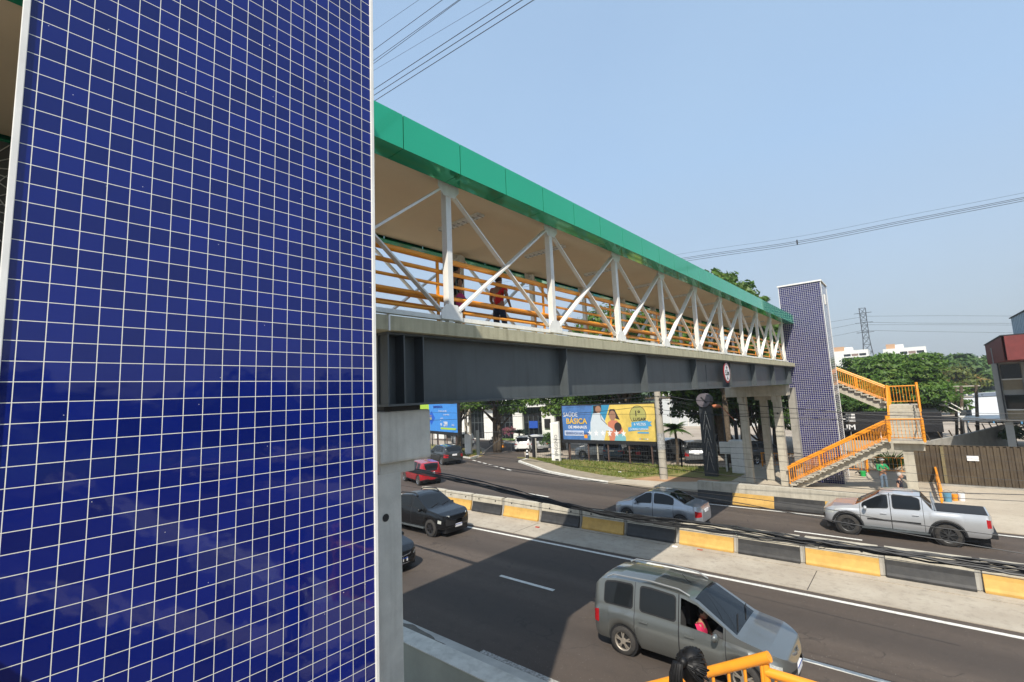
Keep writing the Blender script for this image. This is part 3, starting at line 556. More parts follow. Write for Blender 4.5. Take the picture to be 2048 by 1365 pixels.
# orange guard fence round the plaza, and the sloping rail of the ramp
t = empty('guard_fence', 'low orange guard fence along the back of the plaza behind the green shirted worker', 'fence')
for x0, x1 in ((-9.3, -6.2), (-6.1, -3.0), (-2.95, 0.35)):
    r = railing(t, [(x0, 39.5, 0.15), (x1, 39.5, 0.15)], (0.98,), [(0, 1.02, 0.05), (1, 1.02, 0.05)], 16, top=0.03, bal=0.012)
t = empty('ramp_railing', 'heavy orange sloping railing on the right edge of the plaza, right of the landing column', 'railing')
MB().bar((0.36, 39.4, 1.05), (0.42, 31.2, 0.72), 0.09, 0.2).bar((0.36, 39.4, 0.45), (0.42, 31.2, 0.22), 0.05, 0.07).build('sloping_rail', M['orange'], t, bevel=0.01)
for k in range(6): MB().box(0.34, 0.42, 31.2 + k * 1.64, 31.28 + k * 1.64, 0.05, 0.66 + 0.04 * k).build('rail_post', M['orange'], t)
# ================================================================== vehicles
def ip(x, P): return float(np.interp(x, [p[0] for p in P], [p[1] for p in P]))
LT = [0, .11, .28, .48, .70, .88, 1.0]; LF = [.915, .962, .984, 1.0, .980, .968, .93]
GS = [.09, .17, .50, .82, .90, 1.0]; TU = [.14, .55, 1.0]
def car_body(t, sp, paint, trim=None, glassm=None, open_win=None):
    L, W, wb, fo, rw = sp['L'], sp['W'] / 2, sp['wb'], sp['fo'], sp['rw']; F = L / 2; Bk = -L / 2
    xf = F - fo; xr = xf - wb; ra = rw * 1.17; sill = sp.get('sill', 0.27); top = sorted(sp['top']); belt = sorted(sp['belt'])
    nose, tail = sp.get('nose', 0.55), sp.get('tail', 0.30); pn, pt = sp.get('pn', 2.6), sp.get('pt', 3.2)
    doors = sp['doors']; wins = sp['wins']; ws = sp['ws']; rwn = sp['rw_win']; bed = sp.get('bed')
    X = set(np.linspace(Bk + 0.25, F - 0.4, 46).tolist())
    for k in range(13): X.add(F - 0.42 * (1 - sin(pi / 2 * k / 12))); X.add(Bk + 0.27 * (1 - sin(pi / 2 * k / 12)))
    for c in (xf, xr):
        for k in range(13): X.add(c - ra * cos(pi * k / 12))
    ex = list(ws) + list(rwn) + [p[0] for p in top] + (list(bed) if bed else [])
    for a, b in wins: ex += [a, b, min(a, b) + .05, max(a, b) - .05]
    for x in ex: X.add(x)
    seams = []
    for a, b in doors: seams += [a, b]
    for s_ in seams: X.add(s_ - 0.007); X.add(s_ + 0.007)
    X = sorted(x for x in X if Bk <= x <= F); Y = [X[0]]
    for x in X[1:]:
        if x - Y[-1] > 0.004: Y.append(x)
    X = Y
    def width(x):
        w = W
        if x > F - nose: w *= max(0.02, 1 - ((x - F + nose) / nose) ** pn) ** (1 / pn) if x < F else 0.02
        if x < Bk + tail: w *= max(0.3, (1 - ((Bk + tail - x) / tail) ** pt)) ** (1 / pt) if x > Bk else 0.3
        return w
    def section(x):
        zb = sill
        if x > F - 0.25: zb += 0.10 * ((x - F + 0.25) / 0.25) ** 2
        if x < Bk + 0.3: zb += 0.10 * ((Bk + 0.3 - x) / 0.3) ** 1.5
        for c in (xf, xr):
            if abs(x - c) < ra: zb = max(zb, rw + sqrt(ra * ra - (x - c) ** 2) - 0.02)
        zl, zt = ip(x, belt), ip(x, top); zt = max(zt, zl + 0.012); w = width(x)
        flare = sp.get('flare', 0)
        pts = []
        for a, f in zip(LT, LF):
            pts.append((w * f, zb + (zl - zb) * a))
        ze = zl + (zt - zl) * (0.93 if not (bed and bed[0] < x < bed[1]) else 0.9)
        tum = sp.get('tum', 0.30); wr = w / W
        y0 = w * LF[-1]; ye = y0 - tum * (ze - zl) * wr
        for s_ in GS: pts.append((y0 + (ye - y0) * s_ ** 1.15, zl + (ze - zl) * s_))
        for u in TU: pts.append((ye * (1 - u), ze + (zt - ze) * (1 - (1 - u) ** 2)))
        return pts
    secs = [section(x) for x in X]; nr = len(secs[0])
    P = {}
    def put(key, q):
        P.setdefault(key, []).append(q)
    for i in range(len(X) - 1):
        xm = (X[i] + X[i + 1]) / 2; seam = any(abs(xm - s_) < 0.006 for s_ in seams)
        dr = next((k for k, (a, b) in enumerate(doors) if min(a, b) < xm < max(a, b)), None)
        wn = next((k for k, (a, b) in enumerate(wins) if min(a, b) < xm < max(a, b)), None)
        inws = min(ws) < xm < max(ws); inrw = min(rwn) < xm < max(rwn)
        for j in range(nr - 1):
            for side in (1, -1):
                a, b, c, d = (X[i], *secs[i][j]), (X[i + 1], *secs[i + 1][j]), (X[i + 1], *secs[i + 1][j + 1]), (X[i], *secs[i][j + 1])
                q = [(p[0], p[1] * side, p[2]) for p in ((a, b, c, d) if side < 0 else (d, c, b, a))]
                sd = 'R' if side < 0 else 'L'
                if j >= 6 and j <= 11:          # greenhouse side, window corners clipped
                    if wn is not None and open_win == (wn, sd) and 7 <= j <= 10: continue
                if j >= 12:
                    if j >= 13 and inws: put(('windscreen',), q); continue
                    if j >= 13 and inrw: put(('rear_window',), q); continue
                    if bed and bed[0] < xm < bed[1]: put(('bed_cover',), q); continue
                if seam and j < 12: put(('trim',), q); continue
                if j == 0 and sp.get('clad'): put(('trim',), q); continue
                if sp.get('blackpillar') and j in (7, 8, 9, 10) and dr is not None: put(('trim',), q); continue
                if xm > F - sp.get('gx', 0.11) and j in sp.get('grows', (2, 3)): put(('grille',), q); continue
                hx = sp.get('hx', (0.62, 0.13))
                if F - hx[0] < xm < F - hx[1] and j == sp.get('hrow', 4): put(('headlight', sd), q); continue
                if xm < Bk + sp.get('tx', 0.26) and xm > Bk + 0.03 and j in sp.get('trows', (4,)): put(('taillight', sd), q); continue
                if dr is not None and j < 12: put(('door', dr, sd), q); continue
                put(('body',), q)
    for j in range(nr - 1):        # close the tail
        a, b = secs[0][j], secs[0][j + 1]; put(('body',), [(X[0], a[0], a[1]), (X[0], b[0], b[1]), (X[0], -b[0], b[1]), (X[0], -a[0], a[1])])
    tr = trim or M['dark']; gl = glassm or M['glass']
    mm = {'body': paint, 'door': paint, 'window': gl, 'windscreen': gl, 'rear_window': gl, 'trim': tr, 'grille': sp.get('gm', tr), 'headlight': M['clear_lamp'], 'taillight': M['red_lamp'], 'bed_cover': M['dark']}
    made = {}
    for key in sorted(P, key=lambda k: (k[0] != 'body', str(k))):
        if key[0] == 'window' and open_win == key[1:]: continue
        b = bmesh.new(); cache = {}
        for q in P[key]:
            vs = []
            for p in q:
                kk = tuple(round(c, 4) for c in p)
                if kk not in cache: cache[kk] = b.verts.new(p)
                if cache[kk] not in vs: vs.append(cache[kk])
            if len(vs) > 2:
                try: b.faces.new(vs)
                except ValueError: pass
        me = bpy.data.meshes.new(key[0]); b.to_mesh(me); b.free()
        par = t
        if key[0] == 'window':
            mid = sum(wins[key[1]]) / 2; k = next((k for k, (a, c) in enumerate(doors) if min(a, c) < mid < max(a, c)), None)
            if ('door', k, key[2]) in made: par = made[('door', k, key[2])]
        nm = {'trim': 'lower_trim', 'window': 'side_window'}.get(key[0], key[0])
        o = link(nm, me, mm[key[0]], par, smooth=True); me.set_sharp_from_angle(angle=radians(50)); made[key] = o
    # side glass: rounded patches a few millimetres proud of the shell, each on a dark rubber seal
    def patch(a, b, side, s0, s1, rc, off_):
        a, b = min(a, b), max(a, b); cols = []; n = 26
        for k in range(n + 1):
            x = a + (b - a) * (0.5 - 0.5 * cos(pi * k / n)); e = section(x); zl = ip(x, belt); y0 = e[6][0]; ye = e[12][0]; ze = e[12][1]; hgt = max(ze - zl, 1e-3)
            d = min(x - a, b - x); sh = (rc - sqrt(max(0, rc * rc - (rc - d) ** 2))) if d < rc else 0
            lo, hi = s0 + sh / hgt, s1 - sh / hgt
            if hi < lo: lo = hi = (lo + hi) / 2
            cols.append([(x, side * (y0 + (ye - y0) * (lo + (hi - lo) * q) ** 1.15 + off_), zl + hgt * (lo + (hi - lo) * q)) for q in (0, .25, .5, .75, 1)])
        return MB().add([p for c in cols for p in c], [(5 * i + j, 5 * i + j + 1, 5 * i + j + 6, 5 * i + j + 5) for i in range(n) for j in range(4)])
    for k_, (a, b) in enumerate(wins):
        for sd, s_ in (('R', -1), ('L', 1)):
            if open_win == (k_, sd): continue
            mid = (a + b) / 2; kd = next((k for k, (p, q) in enumerate(doors) if min(p, q) < mid < max(p, q)), None); par = made.get(('door', kd, sd), t)
            sl_ = patch(a, b, s_, .10, .93, .08, .003).build('window_seal', tr, par, smooth=True); patch(min(a, b) + .022, max(a, b) - .022, s_, .15, .88, .07, .006).build('side_window', gl, sl_, smooth=True)
    # underbody and wheel wells
    mb = MB().box(Bk + 0.12, F - 0.15, -W * 0.72, W * 0.72, 0.19, 0.62)
    for c in (xf, xr):
        for s_ in (1, -1): mb.tube([(c, s_ * W * 0.60, rw), (c, s_ * W * 0.93, rw)], ra * 0.985, 20)
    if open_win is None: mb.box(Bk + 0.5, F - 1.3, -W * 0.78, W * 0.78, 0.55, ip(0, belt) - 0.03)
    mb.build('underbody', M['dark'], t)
    # handles
    for k, (a, b) in enumerate(doors):
        for sd, s_ in (('R', -1), ('L', 1)):
            x = min(a, b) + 0.13; z = ip(x, belt) - 0.13; o = made.get(('door', k, sd))
            MB().bar((x, s_ * W * 0.985, z), (x + 0.2, s_ * W * 0.985, z), 0.035, 0.035).build('handle', sp.get('hm', paint), o or t, bevel=0.008)
    # mirrors
    mxm = max(w_[1] if w_[1] > w_[0] else w_[0] for w_ in wins)
    for s_ in (1, -1):
        z = ip(mxm - 0.1, belt) + 0.07
        MB().sphere((mxm - 0.12, s_ * (W + 0.07), z), 0.12, 10, 7, (0.55, 0.95, 0.72)).bar((mxm - 0.1, s_ * W * 0.9, z - 0.05), (mxm - 0.12, s_ * (W + 0.04), z - 0.03), 0.05, 0.04).build('wing_mirror', sp.get('mm', paint), t, smooth=True)
    # plates, wipers
    MB().box(F - 0.06, F - 0.004, -0.20, 0.20, 0.40, 0.53).build('number_plate', M['plate'], t)
    MB().box(F - 0.0035, F - 0.001, -0.198, 0.198, 0.50, 0.528).build('plate_strip', M['blue'], t)
    zt = sp.get('rpz', 0.72); MB().box(Bk - 0.014, Bk + 0.03, -0.20, 0.20, zt, zt + 0.13).build('number_plate', M['plate'], t)
    zc, xc = ip(max(ws), top), max(ws)
    for y in (-0.5, 0.1): MB().bar((xc - 0.02, y * W * 1.2, zc + 0.02), (xc - 0.16, y * W * 1.2 + 0.55, zc + 0.12), 0.02, 0.012).build('wiper', M['dark'], t)
    if sp.get('lamp'):
        MB().box(F - 0.07, F - 0.02, -W * 0.6, W * 0.6, 0.6, 0.7).build('grille', M['dark'], t)
    # wheels
    w0 = None
    for c in (xf, xr):
        for s_ in (-1, 1):
            if w0 is None:
                r = rw; prof = [(-0.105, r * 0.66), (-0.108, r * 0.86), (-0.085, r * 0.97), (-0.03, r), (0.03, r), (0.085, r * 0.97), (0.108, r * 0.86), (0.105, r * 0.66)]
                n = 32; vs = [(q[1] * cos(2 * pi * k / n), q[0], q[1] * sin(2 * pi * k / n)) for k in range(n) for q in prof]; m_ = len(prof)
                fs = [(k * m_ + i, k * m_ + i + 1, ((k + 1) % n) * m_ + i + 1, ((k + 1) % n) * m_ + i) for k in range(n) for i in range(m_ - 1)]
                w0 = MB().add(vs, fs).build('wheel', M['tyre'], t, smooth=True); rims = []
                rm = MB(); ri = r * 0.67
                ring = [(-0.10, ri), (-0.085, ri * 0.90), (-0.02, ri * 0.88), (-0.02, ri)]
                vs = [(q[1] * cos(2 * pi * k / n), q[0], q[1] * sin(2 * pi * k / n)) for k in range(n) for q in ring]
                rm.add(vs, [(k * 4 + i, k * 4 + (i + 1) % 4, ((k + 1) % n) * 4 + (i + 1) % 4, ((k + 1) % n) * 4 + i) for k in range(n) for i in range(4)])
                ns = sp.get('spokes', 5)
                for k in range(ns):
                    for dd in (-0.16, 0.16):
                        a_ = 2 * pi * k / ns + 0.3; p0 = Vector((0.05 * cos(a_), -0.088, 0.05 * sin(a_))); p1 = Vector((ri * 0.9 * cos(a_ + dd), -0.078, ri * 0.9 * sin(a_ + dd)))
                        rm.bar(p0, p1, 0.028, 0.02, (0, 1, 0))
                rm.tube([(0, -0.096, 0), (0, -0.05, 0)], 0.065, 14)
                rim = rm.build('rim', sp.get('rm', M['chrome']), w0)
                MB().tube([(0, -0.04, 0), (0, 0.09, 0)], ri * 0.95, 24).build('backing_disc', M['dark'], w0)  # plain dark disc closing the wheel behind the spokes
                w0.location = (c, s_ * (W - 0.115), rw)
            else:
                o = copy_tree(w0, t); o.location = (c, s_ * (W - 0.115), rw); o.rotation_euler = (R.uniform(0, 6) if 0 else 0, 0, pi if s_ > 0 else 0)
    return made
def paintm(name, c, metal=0.0, rough=0.28, coat=1.0): return mat(name, c, rough, metal, var=0.03, scale=2, coat=coat)
MPV = dict(L=4.36, W=1.74, wb=2.62, fo=0.86, rw=0.31, sill=0.26, nose=0.60, pn=3.0, tail=0.35,
    belt=[(-2.18, 0.88), (-1.9, 0.98), (-1.0, 0.99), (0.7, 0.94), (1.1, 0.92), (1.7, 0.86), (2.05, 0.74), (2.18, 0.62)],
    top=[(-2.18, 0.90), (-2.14, 1.02), (-2.05, 1.42), (-1.9, 1.58), (-1.5, 1.655), (-0.6, 1.68), (0.15, 1.62), (0.45, 1.54), (1.20, 1.06), (1.32, 1.02), (1.8, 0.93), (2.08, 0.80), (2.18, 0.63)],
    doors=[(0.06, 1.02), (-0.98, 0.05)], wins=[(0.10, 0.98), (-0.86, 0.0), (-1.78, -1.02)], ws=(0.38, 1.22), rw_win=(-2.10, -1.93), hx=(0.72, 0.16), hrow=4, grows=(3,), gx=0.05, rm=mat('dusty_alloy', (0.34, 0.30, 0.25), 0.45, metal=0.5, var=.2), trows=(3, 4), tx=0.28, tum=0.26)
SEDAN = dict(L=4.27, W=1.70, wb=2.55, fo=0.82, rw=0.30, sill=0.25, nose=0.62, pn=2.4, tail=0.36, pt=2.6,
    belt=[(-2.13, 0.80), (-1.9, 0.93), (-1.2, 0.96), (0.6, 0.90), (1.1, 0.88), (1.7, 0.80), (2.0, 0.70), (2.13, 0.58)],
    top=[(-2.13, 0.82), (-2.05, 1.00), (-1.55, 1.06), (-1.45, 1.08), (-0.75, 1.43), (-0.45, 1.49), (0.1, 1.51), (0.35, 1.46), (1.05, 1.02), (1.2, 0.98), (1.8, 0.86), (2.05, 0.74), (2.13, 0.59)],
    doors=[(0.02, 0.98), (-0.95, 0.01)], wins=[(0.06, 0.92), (-0.98, -0.04)], ws=(0.30, 1.08), rw_win=(-1.44, -0.72), hx=(0.6, 0.10), trows=(3, 4), tx=0.22, rm=M['chrome'], tum=0.32)
HATCH = dict(L=3.98, W=1.70, wb=2.46, fo=0.80, rw=0.30, sill=0.25, nose=0.60, pn=2.4, tail=0.30, pt=2.6,
    belt=[(-1.99, 0.86), (-1.7, 0.97), (-1.0, 0.96), (0.6, 0.90), (1.0, 0.88), (1.6, 0.80), (1.9, 0.70), (1.99, 0.58)],
    top=[(-1.99, 0.88), (-1.93, 1.02), (-1.72, 1.38), (-1.55, 1.46), (-0.5, 1.53), (0.05, 1.50), (0.30, 1.44), (0.98, 1.02), (1.12, 0.98), (1.65, 0.86), (1.92, 0.73), (1.99, 0.59)],
    doors=[(0.0, 0.92), (-0.92, -0.01)], wins=[(0.04, 0.86), (-0.92, -0.04), (-1.45, -1.0)], ws=(0.25, 1.0), rw_win=(-1.92, -1.66), hx=(0.6, 0.10), trows=(4,), tx=0.28, rm=M['chrome'], tum=0.30)
SUV = dict(L=4.3, W=1.78, wb=2.6, fo=0.84, rw=0.345, sill=0.32, nose=0.55, pn=2.8, tail=0.30, clad=True,
    belt=[(-2.15, 0.95), (-1.8, 1.08), (-1.0, 1.06), (0.6, 1.02), (1.1, 1.0), (1.8, 0.92), (2.05, 0.82), (2.15, 0.66)],
    top=[(-2.15, 0.97), (-2.1, 1.10), (-1.92, 1.48), (-1.7, 1.58), (-0.5, 1.66), (0.1, 1.63), (0.35, 1.56), (1.02, 1.14), (1.15, 1.10), (1.8, 1.0), (2.08, 0.86), (2.15, 0.67)],
    doors=[(0.0, 0.95), (-0.98, -0.01)], wins=[(0.04, 0.9), (-0.98, -0.04), (-1.6, -1.06)], ws=(0.30, 1.05), rw_win=(-2.08, -1.80), hx=(0.55, 0.10), trows=(4,), tx=0.28, rm=M['chrome'], tum=0.28)
PICKUP = dict(L=5.12, W=1.80, wb=3.0, fo=0.90, rw=0.385, sill=0.40, nose=0.62, pn=2.6, tail=0.22, pt=4,
    belt=[(-2.56, 1.10), (-2.4, 1.16), (-0.95, 1.15), (-0.6, 1.12), (0.8, 1.06), (1.3, 1.05), (2.1, 0.98), (2.45, 0.86), (2.56, 0.70)],
    top=[(-2.56, 1.12), (-2.5, 1.21), (-1.02, 1.21), (-0.98, 1.23), (-0.70, 1.66), (-0.45, 1.74), (0.1, 1.78), (0.45, 1.73), (0.62, 1.66), (1.32, 1.20), (1.45, 1.16), (2.15, 1.06), (2.48, 0.90), (2.56, 0.71)],
    doors=[(0.25, 1.22), (-0.72, 0.24)], wins=[(0.30, 1.15), (-0.66, 0.18)], ws=(0.55, 1.36), rw_win=(-0.97, -0.68), bed=(-2.46, -1.03), rm=mat('dark_alloy', (0.035, 0.035, 0.035), 0.45), spokes=6, hx=(0.60, 0.10), trows=(3, 4), tx=0.16, tum=0.26, rpz=0.6)
TORO = dict(PICKUP, L=4.92, W=1.84, wb=2.99, fo=0.95, rw=0.37, sill=0.36, clad=True, nose=0.6, pn=2.7, rm=mat('black_rim', (0.02, 0.02, 0.022), 0.4),
    belt=[(-2.46, 1.10), (-2.3, 1.18), (-0.95, 1.16), (0.8, 1.06), (1.3, 1.04), (2.0, 0.98), (2.35, 0.86), (2.46, 0.70)],
    top=[(-2.46, 1.12), (-2.4, 1.22), (-1.35, 1.24), (-1.05, 1.55), (-0.75, 1.66), (0.0, 1.73), (0.3, 1.69), (0.5, 1.62), (1.22, 1.18), (1.35, 1.13), (2.0, 1.05), (2.36, 0.92), (2.46, 0.71)],
    doors=[(0.15, 1.12), (-0.8, 0.14)], wins=[(0.2, 1.05), (-0.80, 0.09)], ws=(0.44, 1.25), rw_win=(-1.34, -1.03), bed=(-2.36, -1.4), hx=(0.44, 0.26), hrow=3, gx=0.14, grows=(2, 3, 4), trows=(3, 4))
def vehicle(name, label, cat, x, y, rz, sp, paint, z=0.0, **kw):
    t = empty(name, label, cat, (x, y, z), rz); m = car_body(t, sp, paint, **kw); return t, m
P_ = pi
# grey minivan with a passenger in pink
mv, _ = vehicle('minivan', 'dusty grey minivan with roof rails, passenger in pink at its open window', 'minivan', -3.62, 11.35, 0.0, MPV, paintm('grey_metallic', (0.21, 0.22, 0.21), 0.72, 0.30), open_win=(0, 'R'))
mv.location = (-4.54, 11.35, 0)
for s in (1, -1):
    MB().tube([(-1.72, s * 0.63, 1.60), (-1.55, s * 0.63, 1.685), (-0.6, s * 0.635, 1.715), (0.05, s * 0.62, 1.67), (0.28, s * 0.60, 1.575)], 0.018, 8).build('roof_rail', mat('satin_rail', (0.35, 0.36, 0.36), 0.4, metal=0.6), mv, smooth=True)
MB().tube([(0.1, 0, 1.62), (0.02, 0, 1.66), (-0.1, 0, 1.78)], 0.006, 6).build('aerial', M['dark'], mv)
seat = mat('grey_seat_cloth', (0.05, 0.05, 0.052), 0.9)
for x, y in ((0.0, -0.36), (0.0, 0.36), (-0.95, 0.0)):
    MB().box(x - 0.05, x + 0.45, y - 0.24, y + 0.24, 0.35, 0.55).box(x - 0.18, x - 0.04, y - 0.23, y + 0.23, 0.5, 1.12).box(x - 0.17, x - 0.07, y - 0.12, y + 0.12, 1.14, 1.34).build('seat', seat, mv, bevel=0.03)
MB().box(0.72, 1.1, -0.72, 0.72, 0.7, 0.98).build('dashboard', seat, mv, bevel=0.05)
MB().box(-2.0, 1.0, -0.7, 0.7, 0.3, 0.36).build('cabin_floor', seat, mv)
MB().box(1.9, 2.15, -0.52, 0.52, 0.42, 0.47).build('front_trim', M['chrome'], mv)
for s in (1, -1):
    MB().bar((2.02, s * 0.5, 0.72), (2.155, s * 0.06, 0.74), 0.02, 0.05).bar((1.98, s * 0.56, 0.58), (2.12, s * 0.10, 0.54), 0.02, 0.14).build('grille_trim', M['chrome'], mv)
    MB().sphere((2.0, s * 0.56, 0.40), 0.06, 10, 7).build('fog_lamp', M['clear_lamp'], mv, smooth=True)
silver = paintm('silver_blue_metallic', (0.40, 0.43, 0.47), 0.55, 0.3)
sd, _ = vehicle('sedan', 'silver blue sedan in the far carriageway, right of the bridge shadow behind the black cables', 'car', -9.0, 21.9, P_, SEDAN, silver)
sd.location = (-9.72, 21.85, 0)
MB().tube([(0.0, 0, 1.50), (-0.06, 0, 1.68)], 0.006, 6).build('aerial', M['dark'], sd)
pk, _ = vehicle('pickup_truck', 'silver double cab pickup with black bed cover and dusty wheels at the right', 'pickup', -1.2, 24.6, P_, PICKUP, paintm('silver_metallic', (0.55, 0.56, 0.57), 0.5, 0.3), trim=M['dark'])
pk.location = (-1.0, 24.6, 0)
for s in (1, -1):
    for c in (1.66, -1.34):
        MB().tube([(c - 0.50 * cos(pi * k / 10), s * 0.905, 0.40 + 0.50 * sin(pi * k / 10)) for k in range(11)], 0.04, 8).build('arch_flare', M['dark'], pk, smooth=True)
    MB().bar((1.0, s * 0.906, 0.72), (-0.62, s * 0.906, 0.72), 0.02, 0.05).build('side_moulding', M['dark'], pk)
    MB().bar((1.2, s * 0.86, 0.36), (-0.85, s * 0.86, 0.36), 0.14, 0.05).build('side_step', M['steel'], pk)
MB().box(-2.64, -2.40, -0.82, 0.82, 0.42, 0.62).build('rear_bumper', M['dark'], pk, bevel=0.03)
MB().tube([(-1.08, -0.72, 1.2), (-1.0, -0.7, 1.62), (-1.0, 0.7, 1.62), (-1.08, 0.72, 1.2)], 0.03, 8).build('roll_bar', silver, pk, smooth=True)
bk = paintm('black_gloss', (0.005, 0.0055, 0.0065), 0.0, 0.22, 0.12)
tr, _ = vehicle('pickup_truck', 'glossy black pickup with roof bars driving out from behind the bridge pier', 'pickup', -20, 14.9, 0, TORO, bk)
tr.location = (-18.86, 15.25, 0)
for s in (1, -1):
    MB().tube([(-1.0, s * 0.66, 1.60), (-0.8, s * 0.66, 1.72), (0.2, s * 0.65, 1.76), (0.4, s * 0.64, 1.65)], 0.028, 8).build('roof_rail', M['dark'], tr, smooth=True)
    MB().bar((2.12, s * 0.80, 0.93), (2.38, s * 0.5, 0.91), 0.03, 0.05).build('headlight', M['clear_lamp'], tr)
    MB().bar((1.1, s * 0.90, 0.34), (-0.9, s * 0.90, 0.34), 0.1, 0.05).build('side_step', M['steel'], tr)
cv, _ = vehicle('sedan', 'black sedan with chrome edged grille, only its nose past the bridge pier', 'car', -17.2, 11.3, 0, SEDAN, bk)
cv.location = (-16.75, 10.85, 0)
MB().tube([(1.95, -0.62, 0.74), (2.12, -0.28, 0.62), (2.145, 0, 0.60), (2.12, 0.28, 0.62), (1.95, 0.62, 0.74)], 0.014, 6).tube([(1.98, -0.6, 0.40), (2.13, -0.2, 0.34), (2.13, 0.2, 0.34), (1.98, 0.6, 0.40)], 0.012, 6).build('chrome_trim', M['chrome'], cv)
red = paintm('red_metallic', (0.36, 0.012, 0.02), 0.2, 0.25)
rd, _ = vehicle('hatchback', 'red hatchback driving away behind the bridge pier', 'car', -31.5, 25.2, radians(164), dict(HATCH, L=3.7, wb=2.42, fo=0.7, W=1.6, clad=True, trows=(3,),
    belt=[(-1.85, 0.9)] + HATCH['belt'][1:-2] + [(1.78, 0.7), (1.85, 0.58)], top=[(-1.85, 0.92), (-1.8, 1.05)] + HATCH['top'][2:-2] + [(1.80, 0.74), (1.85, 0.59)]), red)
rd.location = (-29.5, 23.65, 0); rd.scale = (1.1, 1.1, 1.1)
ch, _ = vehicle('hatchback', 'dark grey hatchback driving away on the far carriageway, brake lights on', 'car', -36.4, 31.2, radians(163), dict(HATCH, trows=(3, 4)), paintm('dark_grey_metallic', (0.03, 0.033, 0.034), 0.3, 0.2))
ch.location = (-36.1, 31.85, 0); ch.scale = (1.2, 1.2, 1.2)
# cars parked behind the fence
wp = paintm('white_car_paint', (0.72, 0.72, 0.70), 0.0, 0.3)
gp = paintm('charcoal_car_paint', (0.06, 0.065, 0.07), 0.4, 0.3); sp2 = paintm('light_silver_paint', (0.52, 0.53, 0.53), 0.5, 0.3); bp2 = paintm('blue_car_paint', (0.03, 0.08, 0.16), 0.3, 0.25)
park = [('suv', 'white suv parked under the blue and green billboard', 'car', U(925, 893, Z=0), radians(152), SUV, wp),
 ('hatchback', 'small white hatchback parked nearer the pink flowers, dark rear window', 'car', U(1052, 900, Z=0), radians(118), HATCH, wp),
 ('hatchback', 'pale silver estate car parked right of the small white hatchback', 'car', U(1072, 902, Z=0), radians(140), SUV, sp2),
 ('sedan', 'white sedan with red tail lights parked behind the fence under the health billboard', 'car', U(1200, 921, Y=41.0), radians(20 + 180), SEDAN, wp),
 ('hatchback', 'dark blue car parked low behind the fence left of the thick tree trunk', 'car', U(1240, 920, Y=41.2), radians(100), HATCH, bp2),
 ('sedan', 'black car parked behind the fence right of the thick tree trunk', 'car', U(1293, 920, Y=41.4), radians(80), SEDAN, bk),
 ('suv', 'charcoal suv parked behind the concrete lamp pole', 'car', U(1345, 925, Y=42.5), radians(75), SUV, gp),
 ('sedan', 'grey sedan parked behind the mesh fence left of the black sign pillar', 'car', U(1395, 932, Y=41.8), radians(110), SEDAN, paintm('mid_grey_paint', (0.2, 0.21, 0.22), 0.5, 0.3)),
 ('hatchback', 'lone silver hatchback parked far back in the sunny lot behind the leaning street lamp', 'car', U(1450, 904, Z=0), radians(-70), HATCH, sp2),
 ('hatchback', 'dark hatchback parked behind the orange gate between the pier columns', 'car', U(1523, 926, Y=43), radians(60), HATCH, gp)]
for n, lb, c, p, a, s, m_ in park:
    o_, _ = vehicle(n, lb, c, p.x, p.y, a, s, m_, z=0); o_.scale = (1.12, 1.12, 1.12)
# motorcycle
t = empty('motorcycle', 'black motorcycle parked on the paving in front of the white office building', 'motorcycle', U(992, 889, Z=0), radians(200))
for x in (0.65, -0.65):
    n = 20; vs = []; w_ = MB()
    w_.tube([(x + 0.27 * cos(2 * pi * k / n), 0, 0.30 + 0.27 * sin(2 * pi * k / n)) for k in range(n + 1)], 0.05, 8).build('wheel', M['tyre'], t)
MB().bar((0.65, 0, 0.3), (0.42, 0, 0.95), 0.07, 0.07).bar((0.4, 0, 0.8), (-0.3, 0, 0.62), 0.1, 0.1).bar((-0.65, 0, 0.3), (-0.2, 0, 0.45), 0.08, 0.06).box(-0.2, 0.25, -0.14, 0.14, 0.28, 0.6).build('frame', M['dark'], t)
MB().sphere((0.15, 0, 0.80), 0.2, 10, 7, (1.3, 0.7, 0.7)).build('fuel_tank', bk, t, smooth=True)
MB().box(-0.75, 0.0, -0.12, 0.12, 0.72, 0.82).build('seat', M['dark'], t, bevel=0.03)
MB().tube([(0.36, -0.36, 1.02), (0.42, 0, 0.98), (0.36, 0.36, 1.02)], 0.018, 6).build('handlebar', M['dark'], t)
MB().sphere((0.55, 0, 0.85), 0.1, 10, 7).build('headlight', M['clear_lamp'], t, smooth=True)
